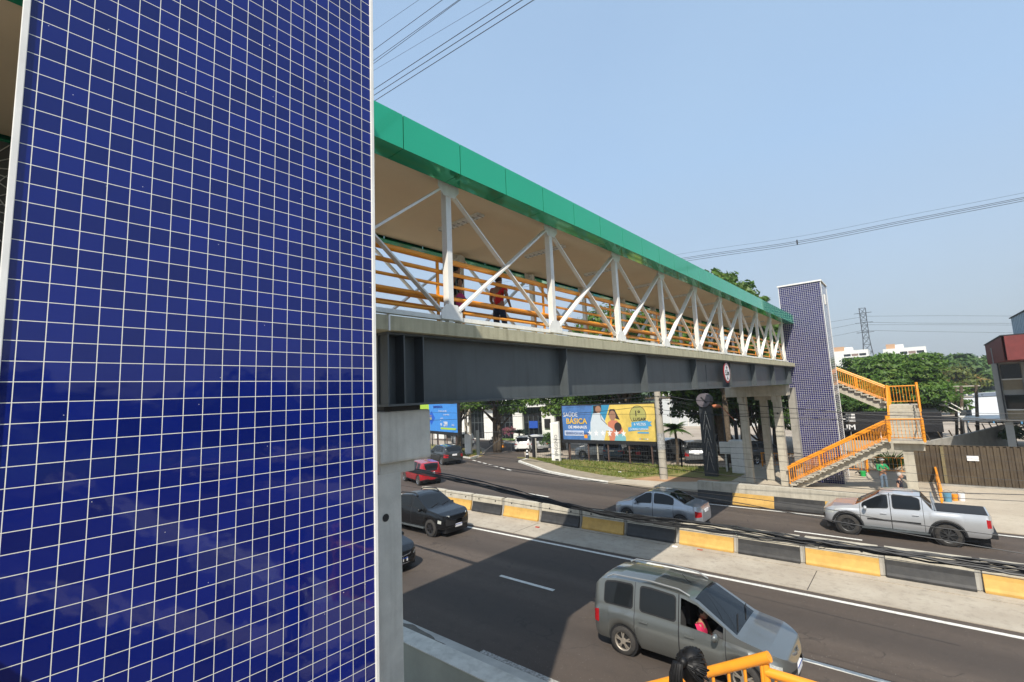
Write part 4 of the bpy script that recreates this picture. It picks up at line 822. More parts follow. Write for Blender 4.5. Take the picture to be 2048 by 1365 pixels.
# ================================================================== people
def skin_mesh(V, E, root=0, sub=1):
    """V: list of (pos, radius) -> evaluated skin mesh"""
    me = bpy.data.meshes.new('sk'); me.from_pydata([v[0] for v in V], E, []); o = bpy.data.objects.new('sk', me); col.objects.link(o)
    o.modifiers.new('Skin', 'SKIN'); md = o.modifiers.new('Sub', 'SUBSURF'); md.levels = sub; md.render_levels = sub
    if not me.skin_vertices: me.skin_vertices.new()
    for i, v in enumerate(V):
        r = v[1] if isinstance(v[1], tuple) else (v[1], v[1]); me.skin_vertices[0].data[i].radius = r
        me.skin_vertices[0].data[i].use_root = (i == root)
    dg = bpy.context.evaluated_depsgraph_get(); out = bpy.data.meshes.new_from_object(o.evaluated_get(dg))
    bpy.data.objects.remove(o); bpy.data.meshes.remove(me); return out
def person(label, loc, rz, J=None, shirt=None, trousers=None, hairm=None, sleeve=0.45, crop=0.0, skin=None, h=1.0, hair='short', lean=0.0, seat=False):
    t = empty('person', label, 'person', loc, rz); skin = skin or M['skin']
    P = dict(pel=(0, 0, .93), sp=(0.01, 0, 1.10), ch=(0.0, 0, 1.30), nk=(-0.01, 0, 1.46), hb=(0.02, 0, 1.55))
    for n, s in (('l', 1), ('r', -1)):
        P.update({n + 'hip': (0, s * .095, .88), n + 'kn': (0.03, s * .10, .48), n + 'an': (-.02, s * .10, .09), n + 'to': (.13, s * .12, .035),
                  n + 'sh': (-.01, s * .175, 1.39), n + 'el': (-.03, s * .24, 1.12), n + 'wr': (.06, s * .25, .90), n + 'pa': (.09, s * .245, .82)})
    P.update(J or {}); P = {k: Vector(v) * h for k, v in P.items()}
    names = ['pel', 'sp', 'ch', 'nk', 'hb']; rad = {'pel': (.125, .105), 'sp': (.115, .09), 'ch': (.135, .095), 'nk': .05, 'hb': .055, 'hip': .085, 'kn': .056, 'an': .038, 'to': .034, 'sh': .062, 'el': .043, 'wr': .028, 'pa': (.036, .02)}
    V = [(P[n], tuple(q * h for q in rad[n]) if isinstance(rad[n], tuple) else rad[n] * h) for n in names]; E = [(0, 1), (1, 2), (2, 3), (3, 4)]
    for s in 'lr':
        b = len(V); seq = ['hip', 'kn', 'an', 'to']
        for n in seq: V.append((P[s + n], rad[n] * h))
        E += [(0, b), (b, b + 1), (b + 1, b + 2), (b + 2, b + 3)]; b = len(V)
        for n in ['sh', 'el', 'wr', 'pa']: V.append((P[s + n], tuple(q * h for q in rad[n]) if isinstance(rad[n], tuple) else rad[n] * h))
        E += [(2, b), (b, b + 1), (b + 1, b + 2), (b + 2, b + 3)]; pa = b + 3
        d = (P[s + 'pa'] - P[s + 'wr']).normalized(); sd = d.cross(Vector((0, 1, 0))); sd = sd.normalized() if sd.length > .1 else Vector((1, 0, 0)); nn = d.cross(sd)
        for k, (o_, L) in enumerate(((-.03, .055), (-.01, .07), (.01, .066), (.03, .05))):
            i = len(V); r0 = P[s + 'pa'] + (sd * o_ + d * .03) * h; V += [(r0, .009 * h), (r0 + (d * L * .55 + nn * .008) * h, .0085 * h), (r0 + (d * L + nn * .03) * h, .007 * h)]; E += [(pa, i), (i, i + 1), (i + 1, i + 2)]
        i = len(V); r0 = P[s + 'pa'] + (sd * -.038 - d * .01) * h; V += [(r0, .010 * h), (r0 + (sd * -.025 + d * .035) * h, .008 * h)]; E += [(pa, i), (i, i + 1)]
    me = skin_mesh(V, E)
    b = bmesh.new(); b.from_mesh(me); hc = P['hb'] + Vector((.025, 0, .085)) * h
    hd = MB().sphere(hc, .115 * h, 16, 12, (0.88, 0.70, 1.06)).sphere(hc + Vector((.035, 0, -.06)) * h, .07 * h, 12, 8, (1.0, .85, .9))
    hd.sphere(hc + Vector((.105, 0, -.022)) * h, .02 * h, 8, 6, (1.1, .8, 1.4))
    for s in (1, -1): hd.sphere(hc + Vector((-.005, s * .08, -.02)) * h, .028 * h, 8, 6, (.8, .35, 1.15))
    m2 = hd.mesh('hd'); b.from_mesh(m2); b.to_mesh(me); b.free(); me.name = 'body'; me.materials.clear()
    body = link('body', me, skin, t, smooth=True)
    eyes = MB()
    for s in (1, -1): eyes.sphere(hc + Vector((.092, s * .033, 0.01)) * h, .011 * h, 8, 6)
    eyes.build('eyes', M['dark'], body)
    MB().sphere(hc + Vector((.094, 0, -.062)) * h, .02 * h, 8, 6, (.5, 1.2, .3)).build('mouth', mat('lips', (0.22, 0.08, 0.06), 0.5), body)
    if shirt:
        z0 = crop
        V = [(P['pel'].lerp(P['sp'], z0) + Vector((0, 0, .0)), (.142 * h, .122 * h)), (P['sp'].lerp(P['ch'], z0 * .5), (.134 * h, .112 * h)), (P['ch'], (.15 * h, .112 * h)), (P['ch'].lerp(P['nk'], .75), .075 * h)]; E = [(0, 1), (1, 2), (2, 3)]
        for s in 'lr':
            i = len(V); V += [(P[s + 'sh'], .075 * h)]; E.append((2, i))
            if sleeve <= 1: V.append((P[s + 'sh'].lerp(P[s + 'el'], sleeve), .064 * h)); E.append((i, i + 1))
            else: V += [(P[s + 'el'], .055 * h), (P[s + 'el'].lerp(P[s + 'wr'], sleeve - 1), .042 * h)]; E += [(i, i + 1), (i + 1, i + 2)]
        me = skin_mesh(V, E, 2); me.name = 'shirt'; link('shirt', me, shirt, t, smooth=True)
    if trousers:
        V = [(P['pel'] + Vector((0, 0, .07)) * h, (.138 * h, .118 * h)), (P['pel'] + Vector((0, 0, -.02)) * h, (.145 * h, .12 * h))]; E = [(0, 1)]
        for s in 'lr':
            i = len(V); V += [(P[s + 'hip'], .10 * h), (P[s + 'kn'], .072 * h), (P[s + 'an'] + Vector((0, 0, .03)) * h, .06 * h)]; E += [(1, i), (i, i + 1), (i + 1, i + 2)]
        me = skin_mesh(V, E, 1); me.name = 'trousers'; link('trousers', me, trousers, t, smooth=True)
        for s in 'lr': MB().sphere((P[s + 'an'] + P[s + 'to']) / 2 + Vector((0.01, 0, -.01)) * h, .1 * h, 10, 7, (1.35, .5, .42)).build('shoe', M['dark'], t, smooth=True)
    if hair == 'short':
        MB().sphere(hc + Vector((-.018, 0, .022)) * h, .119 * h, 14, 9, (0.86, .74, 0.98)).build('hair', hairm or M['hair'], t, smooth=True)
    return t, P, hc
cl = lambda n, c: mat(n, c, 0.9, var=0.15, scale=12, bump=0.2, bscale=40)
# two walkers on the bridge
walk = dict(lkn=(.14, .10, .50), lan=(.16, .10, .09), lto=(.30, .11, .05), rkn=(.02, -.10, .48), ran=(-.20, -.10, .13), rto=(-.08, -.12, .05), lel=(.02, .24, 1.13), lwr=(.2, .22, 1.0), lpa=(.27, .2, .98), rel=(-.10, -.25, 1.14), rwr=(-.04, -.26, .92), rpa=(-.01, -.26, .84))
p1, _, _ = person('person in a black t shirt carrying a pink bag, walking on the footbridge', (-7.55, 7.12, 7.33), pi / 2, walk, cl('black_cotton', (0.012, 0.012, 0.014)), cl('dark_denim', (0.02, 0.025, 0.04)))
t = empty('shoulder_bag', 'pink and grey bag carried at the side of the person in black on the footbridge', 'bag', (-7.28, 7.02, 8.18), pi / 2)
MB().sphere((0, 0, 0), .15, 12, 8, (1, .5, 1.15)).build('bag_body', cl('pink_cloth', (0.5, 0.05, 0.2)), t, smooth=True); MB().box(-.16, .16, -.09, .0, -.03, .05).build('bag_band', cl('grey_cloth', (0.12, 0.16, 0.15)), t, bevel=.01)
MB().tube([(-.1, 0, .14), (-.06, .08, .5), (0.05, .1, .56), (.1, 0, .14)], .012, 6).build('bag_strap', cl('grey_cloth', (0.12, 0.16, 0.15)), t)
walk2 = dict(walk); walk2.update(lkn=(.05, .10, .48), lan=(-.10, .10, .10), lto=(.04, .11, .04), rkn=(.10, -.10, .49), ran=(.10, -.1, .08), rto=(.24, -.12, .04), rel=(.0, -.27, 1.12), rwr=(.12, -.26, .95), rpa=(.17, -.25, .9))
person('person in a red t shirt and dark blue jeans walking on the footbridge', (-7.55, 8.55, 7.33), pi / 2 + .15, walk2, cl('red_cotton', (0.62, 0.012, 0.02)), cl('blue_denim', (0.02, 0.03, 0.07)))
# workers on the plaza
up = dict(lel=(.10, .27, 1.15), lwr=(.24, .10, 1.22), lpa=(.26, .04, 1.27), rel=(.06, -.26, 1.14), rwr=(.22, -.10, 1.14), rpa=(.25, -.03, 1.16), lan=(-.02, .13, .09), ran=(0, -.13, .09), lto=(.12, .16, .03), rto=(.13, -.17, .03))
wk, P, hc = person('worker in white hard hat, jeans and green top pulled up over his bare belly', (-1.84, 32.9, 0.16), -pi / 2 + .5, up, cl('green_jersey', (0.015, 0.24, 0.085)), cl('worn_jeans', (0.10, 0.14, 0.19)), sleeve=1.9, crop=1.15)
t = empty('hard_hat', 'white hard hat worn by the worker in the green top', 'helmet', (-1.84, 32.9, 0.16), -pi / 2 + .5)
MB().sphere(hc + Vector((-.01, 0, .055)), .135, 16, 9, (.95, .8, .78)).build('shell', M['plate'], t, smooth=True); MB().sphere(hc + Vector((.05, 0, .05)), .14, 14, 8, (1.0, .78, .12)).build('brim', M['plate'], t, smooth=True)
person('grey haired man in a navy t shirt standing behind the silver pickup', (-1.0, 28.0, 0.15), -.2, None, cl('navy_cotton', (0.008, 0.010, 0.022)), cl('dark_denim', (0.02, 0.025, 0.04)), mat('grey_hair', (0.35, 0.33, 0.31), 0.8, var=.3, scale=40), skin=mat('tan_skin', (0.42, 0.23, 0.15), 0.5, var=.05))
# passenger in the minivan
sit = dict(lkn=(.42, .1, .88), lan=(.50, .1, .5), lto=(.62, .1, .47), rkn=(.42, -.1, .88), ran=(.5, -.1, .5), rto=(.62, -.1, .47), rel=(.16, -.27, 1.15), rwr=(.36, -.30, 1.10), rpa=(.43, -.28, 1.09), lel=(.1, .24, 1.13), lwr=(.3, .16, 1.08), lpa=(.36, .14, 1.07))
person('passenger in a bright pink top sitting at the open front window of the grey minivan', (-4.14, 10.97, -0.44), 0.0, sit, cl('pink_top', (0.50, 0.015, 0.08)), cl('dark_denim', (0.02, 0.025, 0.04)))
# girl with a pony tail on the near stairs
g, P, hc = person('girl with glossy black pony tail at the bottom edge, beside the orange handrail', (-1.21, 2.96, 2.99), radians(75), None, cl('dark_top', (0.02, 0.02, 0.025)), cl('dark_denim', (0.02, 0.025, 0.04)), hair='none', h=0.86, skin=mat('tan_skin', (0.42, 0.23, 0.15), 0.5, var=.05))
rr = random.Random(11); hb = MB(); knot = hc + Vector((-.115, .0, .075)) * .86
hb.sphere(hc + Vector((-.015, 0, .02)) * .86, .118 * .86, 16, 10, (.88, .78, 1.0))
for k in range(170):
    a = rr.uniform(-2.2, 2.2); e = rr.uniform(-.45, 1.35); d = Vector((cos(a) * cos(e), sin(a) * cos(e) * .82, sin(e)))
    if d.x > .45 and d.z < .45: continue
    R_ = .121 * .86; p0 = hc + Vector((d.x * .9 - .012, d.y * .82, d.z * 1.0 + .018)) * (R_ * .98); q = (p0 + knot) / 2; q = hc + (q - hc).normalized() * (R_ + .006); hb.tube([p0, hc + (p0 * .6 + q * .4 - hc).normalized() * (R_ + .004), q, knot], [.003, .0055, .0055, .004], 5, False)
hb.build('hair', M['hair'], g, smooth=True)
pt = MB(); pt.sphere(knot, .03, 10, 7)
for k in range(70):
    a = rr.uniform(0, 6.3); r = rr.uniform(.3, 1.0); L = rr.uniform(.16, .30); wv_ = rr.uniform(-.012, .012)
    o = lambda q: Vector((cos(a) * r * q + wv_, sin(a) * r * q - wv_, 0))
    pt.tube([knot, knot + Vector((-.045, 0, .012)) + o(.022), knot + Vector((-.072, 0, -.05)) + o(.034), knot + Vector((-.074, 0, -.12)) + o(.042), knot + Vector((-.062 + wv_, wv_, -.12 - L * .55)) + o(.030), knot + Vector((-.05, wv_ * 2, -.12 - L)) + o(.010)], [.003, .0045, .0045, .004, .003, .001], 5, False)
pt.build('pony_tail', M['hair'], g, smooth=True)
# clutter on the plaza
def bucket(label, p, c, r=.16, h=.32, group=None):
    t = empty('bucket', label, 'bucket', p, group=group); MB().tube([(0, 0, 0), (0, 0, h)], [r * .82, r], 16, True).build('bucket_body', c, t, smooth=True)
    MB().tube([(r * cos(pi * k / 8), 0, h + .14 * sin(pi * k / 8)) for k in range(9)], .007, 5).build('handle', M['dark'], t)
gm = mat('green_plastic', (0.02, 0.36, 0.08), 0.4)
bucket('green plastic bucket by the guard fence, left of the green shirted worker', (-3.1, 37.6, .15), gm)
bucket('green plastic bucket by the guard fence, right of the landing column', (-0.28, 37.6, .15), gm)
bucket('white plastic bucket on the pavement right of the ramp railing', (1.15, 32.6, .03), M['plate'], .15, .34)
bucket('light blue plastic drum beside the foot of the ramp railing', (.62, 31.9, .03), mat('blue_plastic', (0.10, 0.26, 0.38), 0.5), .17, .45)
bucket('orange plastic bucket between the blue drum and the white bucket', (.9, 32.5, .03), M['orange'], .13, .3)
for x, y, lb in ((-3.35, 37.7, 'dark tool pile under the guard fence, left of the worker'), (-.05, 37.9, 'dark tool pile under the guard fence, right of the landing column')):
    t = empty('tool_pile', lb, 'tools', (x, y, .15)); rr = random.Random(int(x * 10))
    for k in range(6): MB().bar((rr.uniform(-.4, .4), rr.uniform(-.2, .2), .04 + .03 * k), (rr.uniform(-.5, .5), rr.uniform(-.2, .2), .08 + .05 * k), .05, .05).build('tool', [M['dark'], M['steel'], M['trunk']][k % 3], t)
# ================================================================== vegetation
def leaf_mat(name, a, b, c, tr=0.35):
    m = bpy.data.materials.new(name); m.use_nodes = True; t = m.node_tree; N = t.nodes; L = t.links; p = N['Principled BSDF']; out = N['Material Output']
    tc = N.new('ShaderNodeTexCoord'); n1 = N.new('ShaderNodeTexNoise'); n1.inputs['Scale'].default_value = 0.7; n1.inputs['Detail'].default_value = 2; L.new(tc.outputs['Object'], n1.inputs['Vector'])
    n2 = N.new('ShaderNodeTexNoise'); n2.inputs['Scale'].default_value = 5; L.new(tc.outputs['Object'], n2.inputs['Vector'])
    m1 = N.new('ShaderNodeMix'); m1.data_type = 'RGBA'; m1.inputs[6].default_value = (*a, 1); m1.inputs[7].default_value = (*b, 1)
    r = N.new('ShaderNodeMapRange'); r.inputs[1].default_value = .35; r.inputs[2].default_value = .65; L.new(n2.outputs[0], r.inputs[0]); L.new(r.outputs[0], m1.inputs[0])
    m2 = N.new('ShaderNodeMix'); m2.data_type = 'RGBA'; m2.inputs[7].default_value = (*c, 1); r2 = N.new('ShaderNodeMapRange'); r2.inputs[1].default_value = .56; r2.inputs[2].default_value = .70; L.new(n1.outputs[0], r2.inputs[0]); L.new(r2.outputs[0], m2.inputs[0]); L.new(m1.outputs[2], m2.inputs[6])
    L.new(m2.outputs[2], p.inputs['Base Color']); p.inputs['Roughness'].default_value = .5; p.inputs['Specular IOR Level'].default_value = .35
    tl = N.new('ShaderNodeBsdfTranslucent'); L.new(m2.outputs[2], tl.inputs[0]); mx = N.new('ShaderNodeMixShader'); mx.inputs[0].default_value = tr
    L.new(p.outputs[0], mx.inputs[1]); L.new(tl.outputs[0], mx.inputs[2]); L.new(mx.outputs[0], out.inputs[0]); return m
M['leaf'] = leaf_mat('broad_leaf', (0.05, 0.115, 0.014), (0.11, 0.20, 0.026), (0.16, 0.22, 0.04))
M['leafd'] = leaf_mat('dark_leaf', (0.03, 0.072, 0.012), (0.065, 0.13, 0.02), (0.09, 0.15, 0.025))
M['leafo'] = leaf_mat('orange_leaf', (0.08, 0.13, 0.025), (0.16, 0.17, 0.035), (0.32, 0.14, 0.04))
M['leaff'] = leaf_mat('far_leaf', (0.04, 0.09, 0.02), (0.075, 0.135, 0.03), (0.11, 0.16, 0.035), .2)
def leaves(seed, lobes, n, size, flat_=0.7):
    g = np.random.default_rng(seed); w = np.array([l[3] ** 2 for l in lobes]); k = g.choice(len(lobes), n, p=w / w.sum())
    C = np.array([l[:3] for l in lobes])[k]; Rr = np.array([l[3] for l in lobes])[k]
    d = g.normal(size=(n, 3)); d /= np.linalg.norm(d, axis=1, keepdims=True); d[:, 2] = np.where(d[:, 2] < -.35, -d[:, 2], d[:, 2])
    bump = 1 + .16 * np.sin(d[:, 0] * 9 + k) * np.sin(d[:, 1] * 8 + 2 * k) + .12 * np.sin(d[:, 2] * 11 + k)
    c = C + d * (Rr * bump * (0.62 + .38 * g.random(n) ** .45))[:, None] * np.array([1, 1, flat_])
    nr = d + g.normal(size=(n, 3)) * .55; nr[:, 2] += .35; nr /= np.linalg.norm(nr, axis=1, keepdims=True)
    a = np.cross(nr, g.normal(size=(n, 3))); a /= np.linalg.norm(a, axis=1, keepdims=True); b = np.cross(nr, a)
    s = (size * (.6 + .8 * g.random(n)))[:, None]
    v = np.stack([c - a * s, c - b * s * .42 + nr * s * .12, c + a * s, c + b * s * .42 + nr * s * .12], 1).reshape(-1, 3)
    me = bpy.data.meshes.new('crown'); me.vertices.add(len(v)); me.vertices.foreach_set('co', v.ravel()); me.loops.add(4 * n); me.loops.foreach_set('vertex_index', np.arange(4 * n, dtype=np.int32))
    me.polygons.add(n); me.polygons.foreach_set('loop_start', np.arange(0, 4 * n, 4, dtype=np.int32)); me.polygons.foreach_set('loop_total', np.full(n, 4, dtype=np.int32)); me.update(); me.validate(); return me
def mktree(seed, h, r, base, n, size, lm, tr=.3, nl=13, trunks=1, flat_=.7):
    """crown and trunk meshes of one tree; crown from height base to h, radius r"""
    q = random.Random(seed); lobes = []; zc = (h + base) / 2
    for k in range(nl):
        a = 2.4 * k + q.uniform(-.4, .4); t = (k + .5) / nl; z = base + (h - base) * (.22 + .62 * t); rr = r * (.25 + .55 * sqrt(max(0, 1 - (2 * t - .75) ** 2 * .8))) * q.uniform(.6, 1.05)
        lobes.append((cos(a) * rr, sin(a) * rr, z, r * q.uniform(.30, .46)))
    lobes.append((0, 0, h - r * .38, r * .42))
    cr = leaves(seed, lobes, n, size, flat_)
    tb = MB()
    for j in range(trunks):
        ox = q.uniform(-.5, .5) * (trunks > 1); oy = q.uniform(-.4, .4) * (trunks > 1); lx, ly = q.uniform(-.5, .5), q.uniform(-.4, .4)
        top = Vector((lx, ly, base + (h - base) * .35)); tb.tube([(ox, oy, -.2), (ox + lx * .3, oy + ly * .3, base * .5), top * .5 + Vector((ox, oy, base)) * .5, top], [tr * 1.25, tr, tr * .8, tr * .5], 9)
        for l in lobes[j::2][:7]:
            e = Vector(l[:3]); s_ = Vector((ox + lx * .4, oy + ly * .4, base * .75)).lerp(top, q.uniform(0, .8)); tb.tube([s_, s_.lerp(e, .5) + Vector((0, 0, .3)), e], [tr * .42, tr * .28, tr * .1], 6)
    tm = tb.mesh('trunk'); cr.materials.append(lm); tm.materials.append(M['trunk']); return cr, tm
def tree(meshes, label, x, y, z=0.0, s=1.0, rz=0.0, group=None, name='broadleaf_tree', sz=1.0):
    t = empty(name, label, 'tree', (x, y, z), rz, group); t.scale = (s, s, s * sz)
    link('crown', meshes[0], None, t); link('trunk', meshes[1], None, t, smooth=True); return t
TA = mktree(1, 14.5, 6.6, 3.6, 15000, .26, M['leaf'], .5, 18)
TB = mktree(2, 16.4, 5.0, 4.4, 13000, .26, M['leaf'], .24, 15, 1)
TC = mktree(3, 10.5, 4.6, 3.0, 9000, .24, M['leaf'], .28, 13, 2)
TD = mktree(4, 9.0, 4.2, 2.2, 9000, .25, M['leafd'], .3, 13)
TE = mktree(5, 9.5, 5.0, 2.6, 15000, .22, M['leaf'], .3, 15)
TF = mktree(6, 9.0, 5.0, 2.0, 2600, .55, M['leaff'], .3, 12)
TG = mktree(7, 9.0, 5.0, 2.0, 3200, .42, M['leafo'], .3, 12)
tree(TA, 'tall thick trunked tree growing behind the health billboard', -21.3, 42.6, 0, 1.0, .4)
tree(TB, 'tallest tree, its top showing above the green roof beside the tower', -12.2, 41.5, 0, 1.0, 1.0)
tree(TD, 'dense dark tree behind the pier columns at the far end of the bridge', -11.8, 45.5, 0, 1.15, 2.0)
tree(TB, 'tree rising behind the end of the footbridge, left of the far tower', -11.2, 53.5, 0, .86, .3)
tree(TE, 'bushy tree behind the far tower and the dark shop', -13.0, 49.0, 0, 1.0, .9)
tree(TD, 'dark tree behind the black chevron pillar and the leaning street lamp', -14.0, 46.0, 0, 1.15, 2.2)
TH = mktree(8, 8.5, 4.4, .7, 10000, .24, M['leafd'], .25, 16)
tree(TH, 'bushy dark tree low behind the first pier column', -11.0, 47.0, 0, 1.0, .5)
tree(TH, 'bushy dark tree low behind the chevron pillar', -15.4, 50.0, 0, 1.05, 2.5)
tree(TH, 'bushy dark tree low behind the pier columns and the white kiosk', -8.6, 53.0, 0, .95, 4.1)
tree(TC, 'two stemmed tree standing beside the driveway gate and the tall lattice pole', -36.6, 40.0, 0, .98, .2)
tree(TC, 'leafy tree behind the blue and green billboard', -43.5, 41.5, 0, .95, 2.5)
tree(TC, 'tree overhanging the driveway, between the white office and the health billboard', -30.6, 44.8, 0, 1.05, 1.5)
tree(TE, 'spreading tree behind the left end of the health billboard', -27.2, 45.5, 0, 1.05, 4.0)
tree(TE, 'large round crowned tree behind the upper stair flight', -2.1, 62, 0, 1.0, 3.0, sz=.95)
tree(TE, 'bright green tree right of the stair landing, behind the utility poles', 0.75, 66, 0, .74, 1.2, sz=.88)
tree(TE, 'yellowish tree just right of the far tower, behind the upper flight', -5.0, 68, 0, .72, .2, sz=.9)
tree(TA, 'low spreading tree behind the dark shop roof', -4.0, 58, 0, .45, .2)
tree(TG, 'orange tinged tree beyond the shed roof', 4.3, 108, 0, .9, .3)
tree(TG, 'smaller orange tinged tree behind the utility poles', 2.2, 99, 0, .72, 2.3)
q = random.Random(21)
for k in range(46):
    y = q.uniform(118, 300); x = q.uniform(-.14, .105) * y
    tree(TF, 'small hazy green tree on the distant slope', x, y, (y - 110) * .012, q.uniform(.7, 1.25), q.uniform(0, 6), 'hazy trees on the distant slope')
wb = leaves(77, [(36 + 14 * q.random(), -14 + 70 * q.random(), 3 + 4 * q.random(), 3.4) for k in range(44)], 16000, .5, .9); wb.materials.append(M['leaff']); link('forest', wb)['kind'] = 'stuff'  # unseen trees beyond the right edge, put in to darken the tile reflections
# distant wooded land
def hill():
    g = np.random.default_rng(5); nx, ny = 150, 40; xs = np.linspace(-500, 500, nx); ys = np.linspace(300, 900, ny); X, Y = np.meshgrid(xs, ys)
    Z = 1.5 + 16 * np.clip((Y - 300) / 420, 0, 1) ** .8 + 2.2 * np.sin(X / 61) * np.sin(Y / 83) + g.random(X.shape) * 3.2
    v = np.stack([X, Y, Z], -1).reshape(-1, 3); f = [(j * nx + i, j * nx + i + 1, (j + 1) * nx + i + 1, (j + 1) * nx + i) for j in range(ny - 1) for i in range(nx - 1)]
    me = bpy.data.meshes.new('hills'); me.from_pydata(v.tolist(), [], f); return S(link('hills', me, M['far']))
hill()
fm = leaves(31, [(q.uniform(-500, 400), 300 + 480 * q.random() ** 1.2, 4 + 10 * q.random(), 10) for k in range(330)], 42000, 1.7, .55); fm.materials.append(M['leaff'])
o = link('forest', fm); o['kind'] = 'stuff'
# verge grass
def blades(seed, polys, n, hgt, m):
    g = np.random.default_rng(seed); V = []; F = []
    for i in range(n):
        a, b, c = polys[g.integers(len(polys))]; u, v_ = g.random(2); 
        if u + v_ > 1: u, v_ = 1 - u, 1 - v_
        p = np.array(a) * (1 - u - v_) + np.array(b) * u + np.array(c) * v_; an = g.random() * 6.28; h = hgt * (.4 + g.random()); w_ = .03 + .03 * g.random()
        d = np.array([cos(an), sin(an)]) * w_; l = g.normal(size=2) * h * .35; n0 = len(V)
        V += [(p[0] - d[0], p[1] - d[1], .1), (p[0] + d[0], p[1] + d[1], .1), (p[0] + l[0], p[1] + l[1], .1 + h)]; F.append((n0, n0 + 1, n0 + 2))
    me = bpy.data.meshes.new('grass'); me.from_pydata(V, [], F); me.materials.append(m); o = link('grass', me); o['kind'] = 'stuff'
gmm = leaf_mat('grass_blade', (0.11, 0.16, 0.025), (0.19, 0.21, 0.045), (0.32, 0.26, 0.10), .3)
vk = [(x, y) for x, y in v[1:6]]; bk_ = [(-30, 37.2), (-26, 37.5), (-20, 37.6), (-15, 37.8), (-11, 38.0)]
tri = []
for i in range(4): tri += [(vk[i], vk[i + 1], bk_[i]), (vk[i + 1], bk_[i + 1], bk_[i])]
blades(8, tri, 6500, .14, gmm); blades(9, [((-45, 38.3), (-36.8, 35.7), (-40, 40)), ((-36.8, 35.7), (-36.2, 37), (-40, 40))], 1500, .15, gmm)
# palms and shrubs
def palm(label, x, y, h, n, L, z=0, cat='palm tree', name='palm_tree', m=None, wd=.05, spiky=False):
    t = empty(name, label, cat, (x, y, z)); q = random.Random(int(x * 100)); mb = MB()
    for k in range(n):
        a = 2.4 * k; e = q.uniform(.1, 1.2) if not spiky else q.uniform(.35, 1.35); pts = []
        for i in range(7):
            u = i / 6; r = L * u * cos(e * (1 - .5 * u)); zz = L * (sin(e) * u - (.55 if not spiky else .12) * u * u); pts.append(Vector((cos(a) * r, sin(a) * r, h + zz)))
        if spiky: mb.tube(pts, [.05, .06, .055, .045, .035, .02, .004], 4, False)
        else:
            for i in range(1, 7):
                for j in range(3):
                    c = pts[i - 1].lerp(pts[i], j / 3); d = (pts[i] - pts[i - 1]).normalized(); s_ = d.cross(Vector((0, 0, 1))).normalized(); l = L * .26 * sin(pi * min(.95, (i + j / 3) / 7 + .1))
                    for sg in (1, -1): e_ = c + s_ * sg * l + d * l * .5 + Vector((0, 0, -l * .45)); mb.add([c - d * wd, c + d * wd, e_], [(0, 1, 2)])
    mb.build('fronds', m or M['leafd'], t, fix=False)
    if h > .4: MB().tube([(0, 0, -.1), (.08, .05, h * .5), (0, 0, h + .05)], [.14, .11, .10], 8).build('trunk', M['trunk'], t, smooth=True)
    return t
palm('dark fan palm behind the pole and the fence, left of the chevron pillar', -15.4, 38.6, 2.9, 26, 1.5)
palm('young palm in front of the white office building', -37.8, 45.6, 1.7, 16, 1.6)
palm('spiky dark green agave behind the guard fence by the landing column', -1.75, 41.2, .25, 60, 1.35, cat='plant', name='agave_plant', spiky=True)
palm('small spiky plant right of the landing column', -.35, 41.2, .6, 24, .8, cat='plant', name='agave_plant', spiky=True)
def shrub(label, x, y, z, r, h, lm, n=900, size=.12, cat='shrub'):
    t = empty('shrub', label, cat, (x, y, z)); me = leaves(int(abs(x * 31)), [(q.uniform(-.4, .4) * r, q.uniform(-.4, .4) * r, h * q.uniform(.4, .8), r * .55) for k in range(6)], n, size); me.materials.append(lm); link('foliage', me, None, t)
    MB().tube([(0, 0, -.05), (0, 0, h * .6)], [.05, .02], 6).build('stem', M['trunk'], t)
pc = U(1018, 868, Y=50.5); shrub('pink flowering shrub in a white pot before the office windows', pc.x, 50.5, .5, 1.3, 1.6, leaf_mat('pink_blossom', (0.10, 0.12, 0.03), (0.45, 0.10, 0.22), (0.5, 0.14, 0.28)))
pc = U(2030, 865, Y=56); shrub('leafy shrub with red flowers against the end of the grey wall at right', pc.x, 56, .2, 1.2, 2.2, leaf_mat('red_flower_leaf', (0.05, 0.09, 0.02), (0.09, 0.13, 0.03), (0.30, 0.06, 0.03)), 1400)
pc = U(1105, 865, Y=39); shrub('dark shrub behind the white name totem', pc.x - .3, 39.2, .1, 1.3, 2.4, M['leafd'], 1600)
# ================================================================== poles, wires
def wirepts(pts, Y, ext=True):
    P = [U(x, y, Y=Y) for x, y in pts]
    return P
def smoothpts(P, n=6):
    out = []
    for i in range(len(P) - 1):
        p0 = P[max(i - 1, 0)]; p1 = P[i]; p2 = P[i + 1]; p3 = P[min(i + 2, len(P) - 1)]
        for k in range(n):
            t = k / n; out.append(0.5 * ((2 * p1) + (p2 - p0) * t + (2 * p0 - 5 * p1 + 4 * p2 - p3) * t * t + (3 * p1 - p0 - 3 * p2 + p3) * t ** 3))
    return out + [P[-1]]
def wire(label, P, r, group, m='cable', name='overhead_wire'):
    o = MB().tube(smoothpts(P), r, 6).build(name, M[m], None, smooth=True); return tag(o, label, 'wire', group)
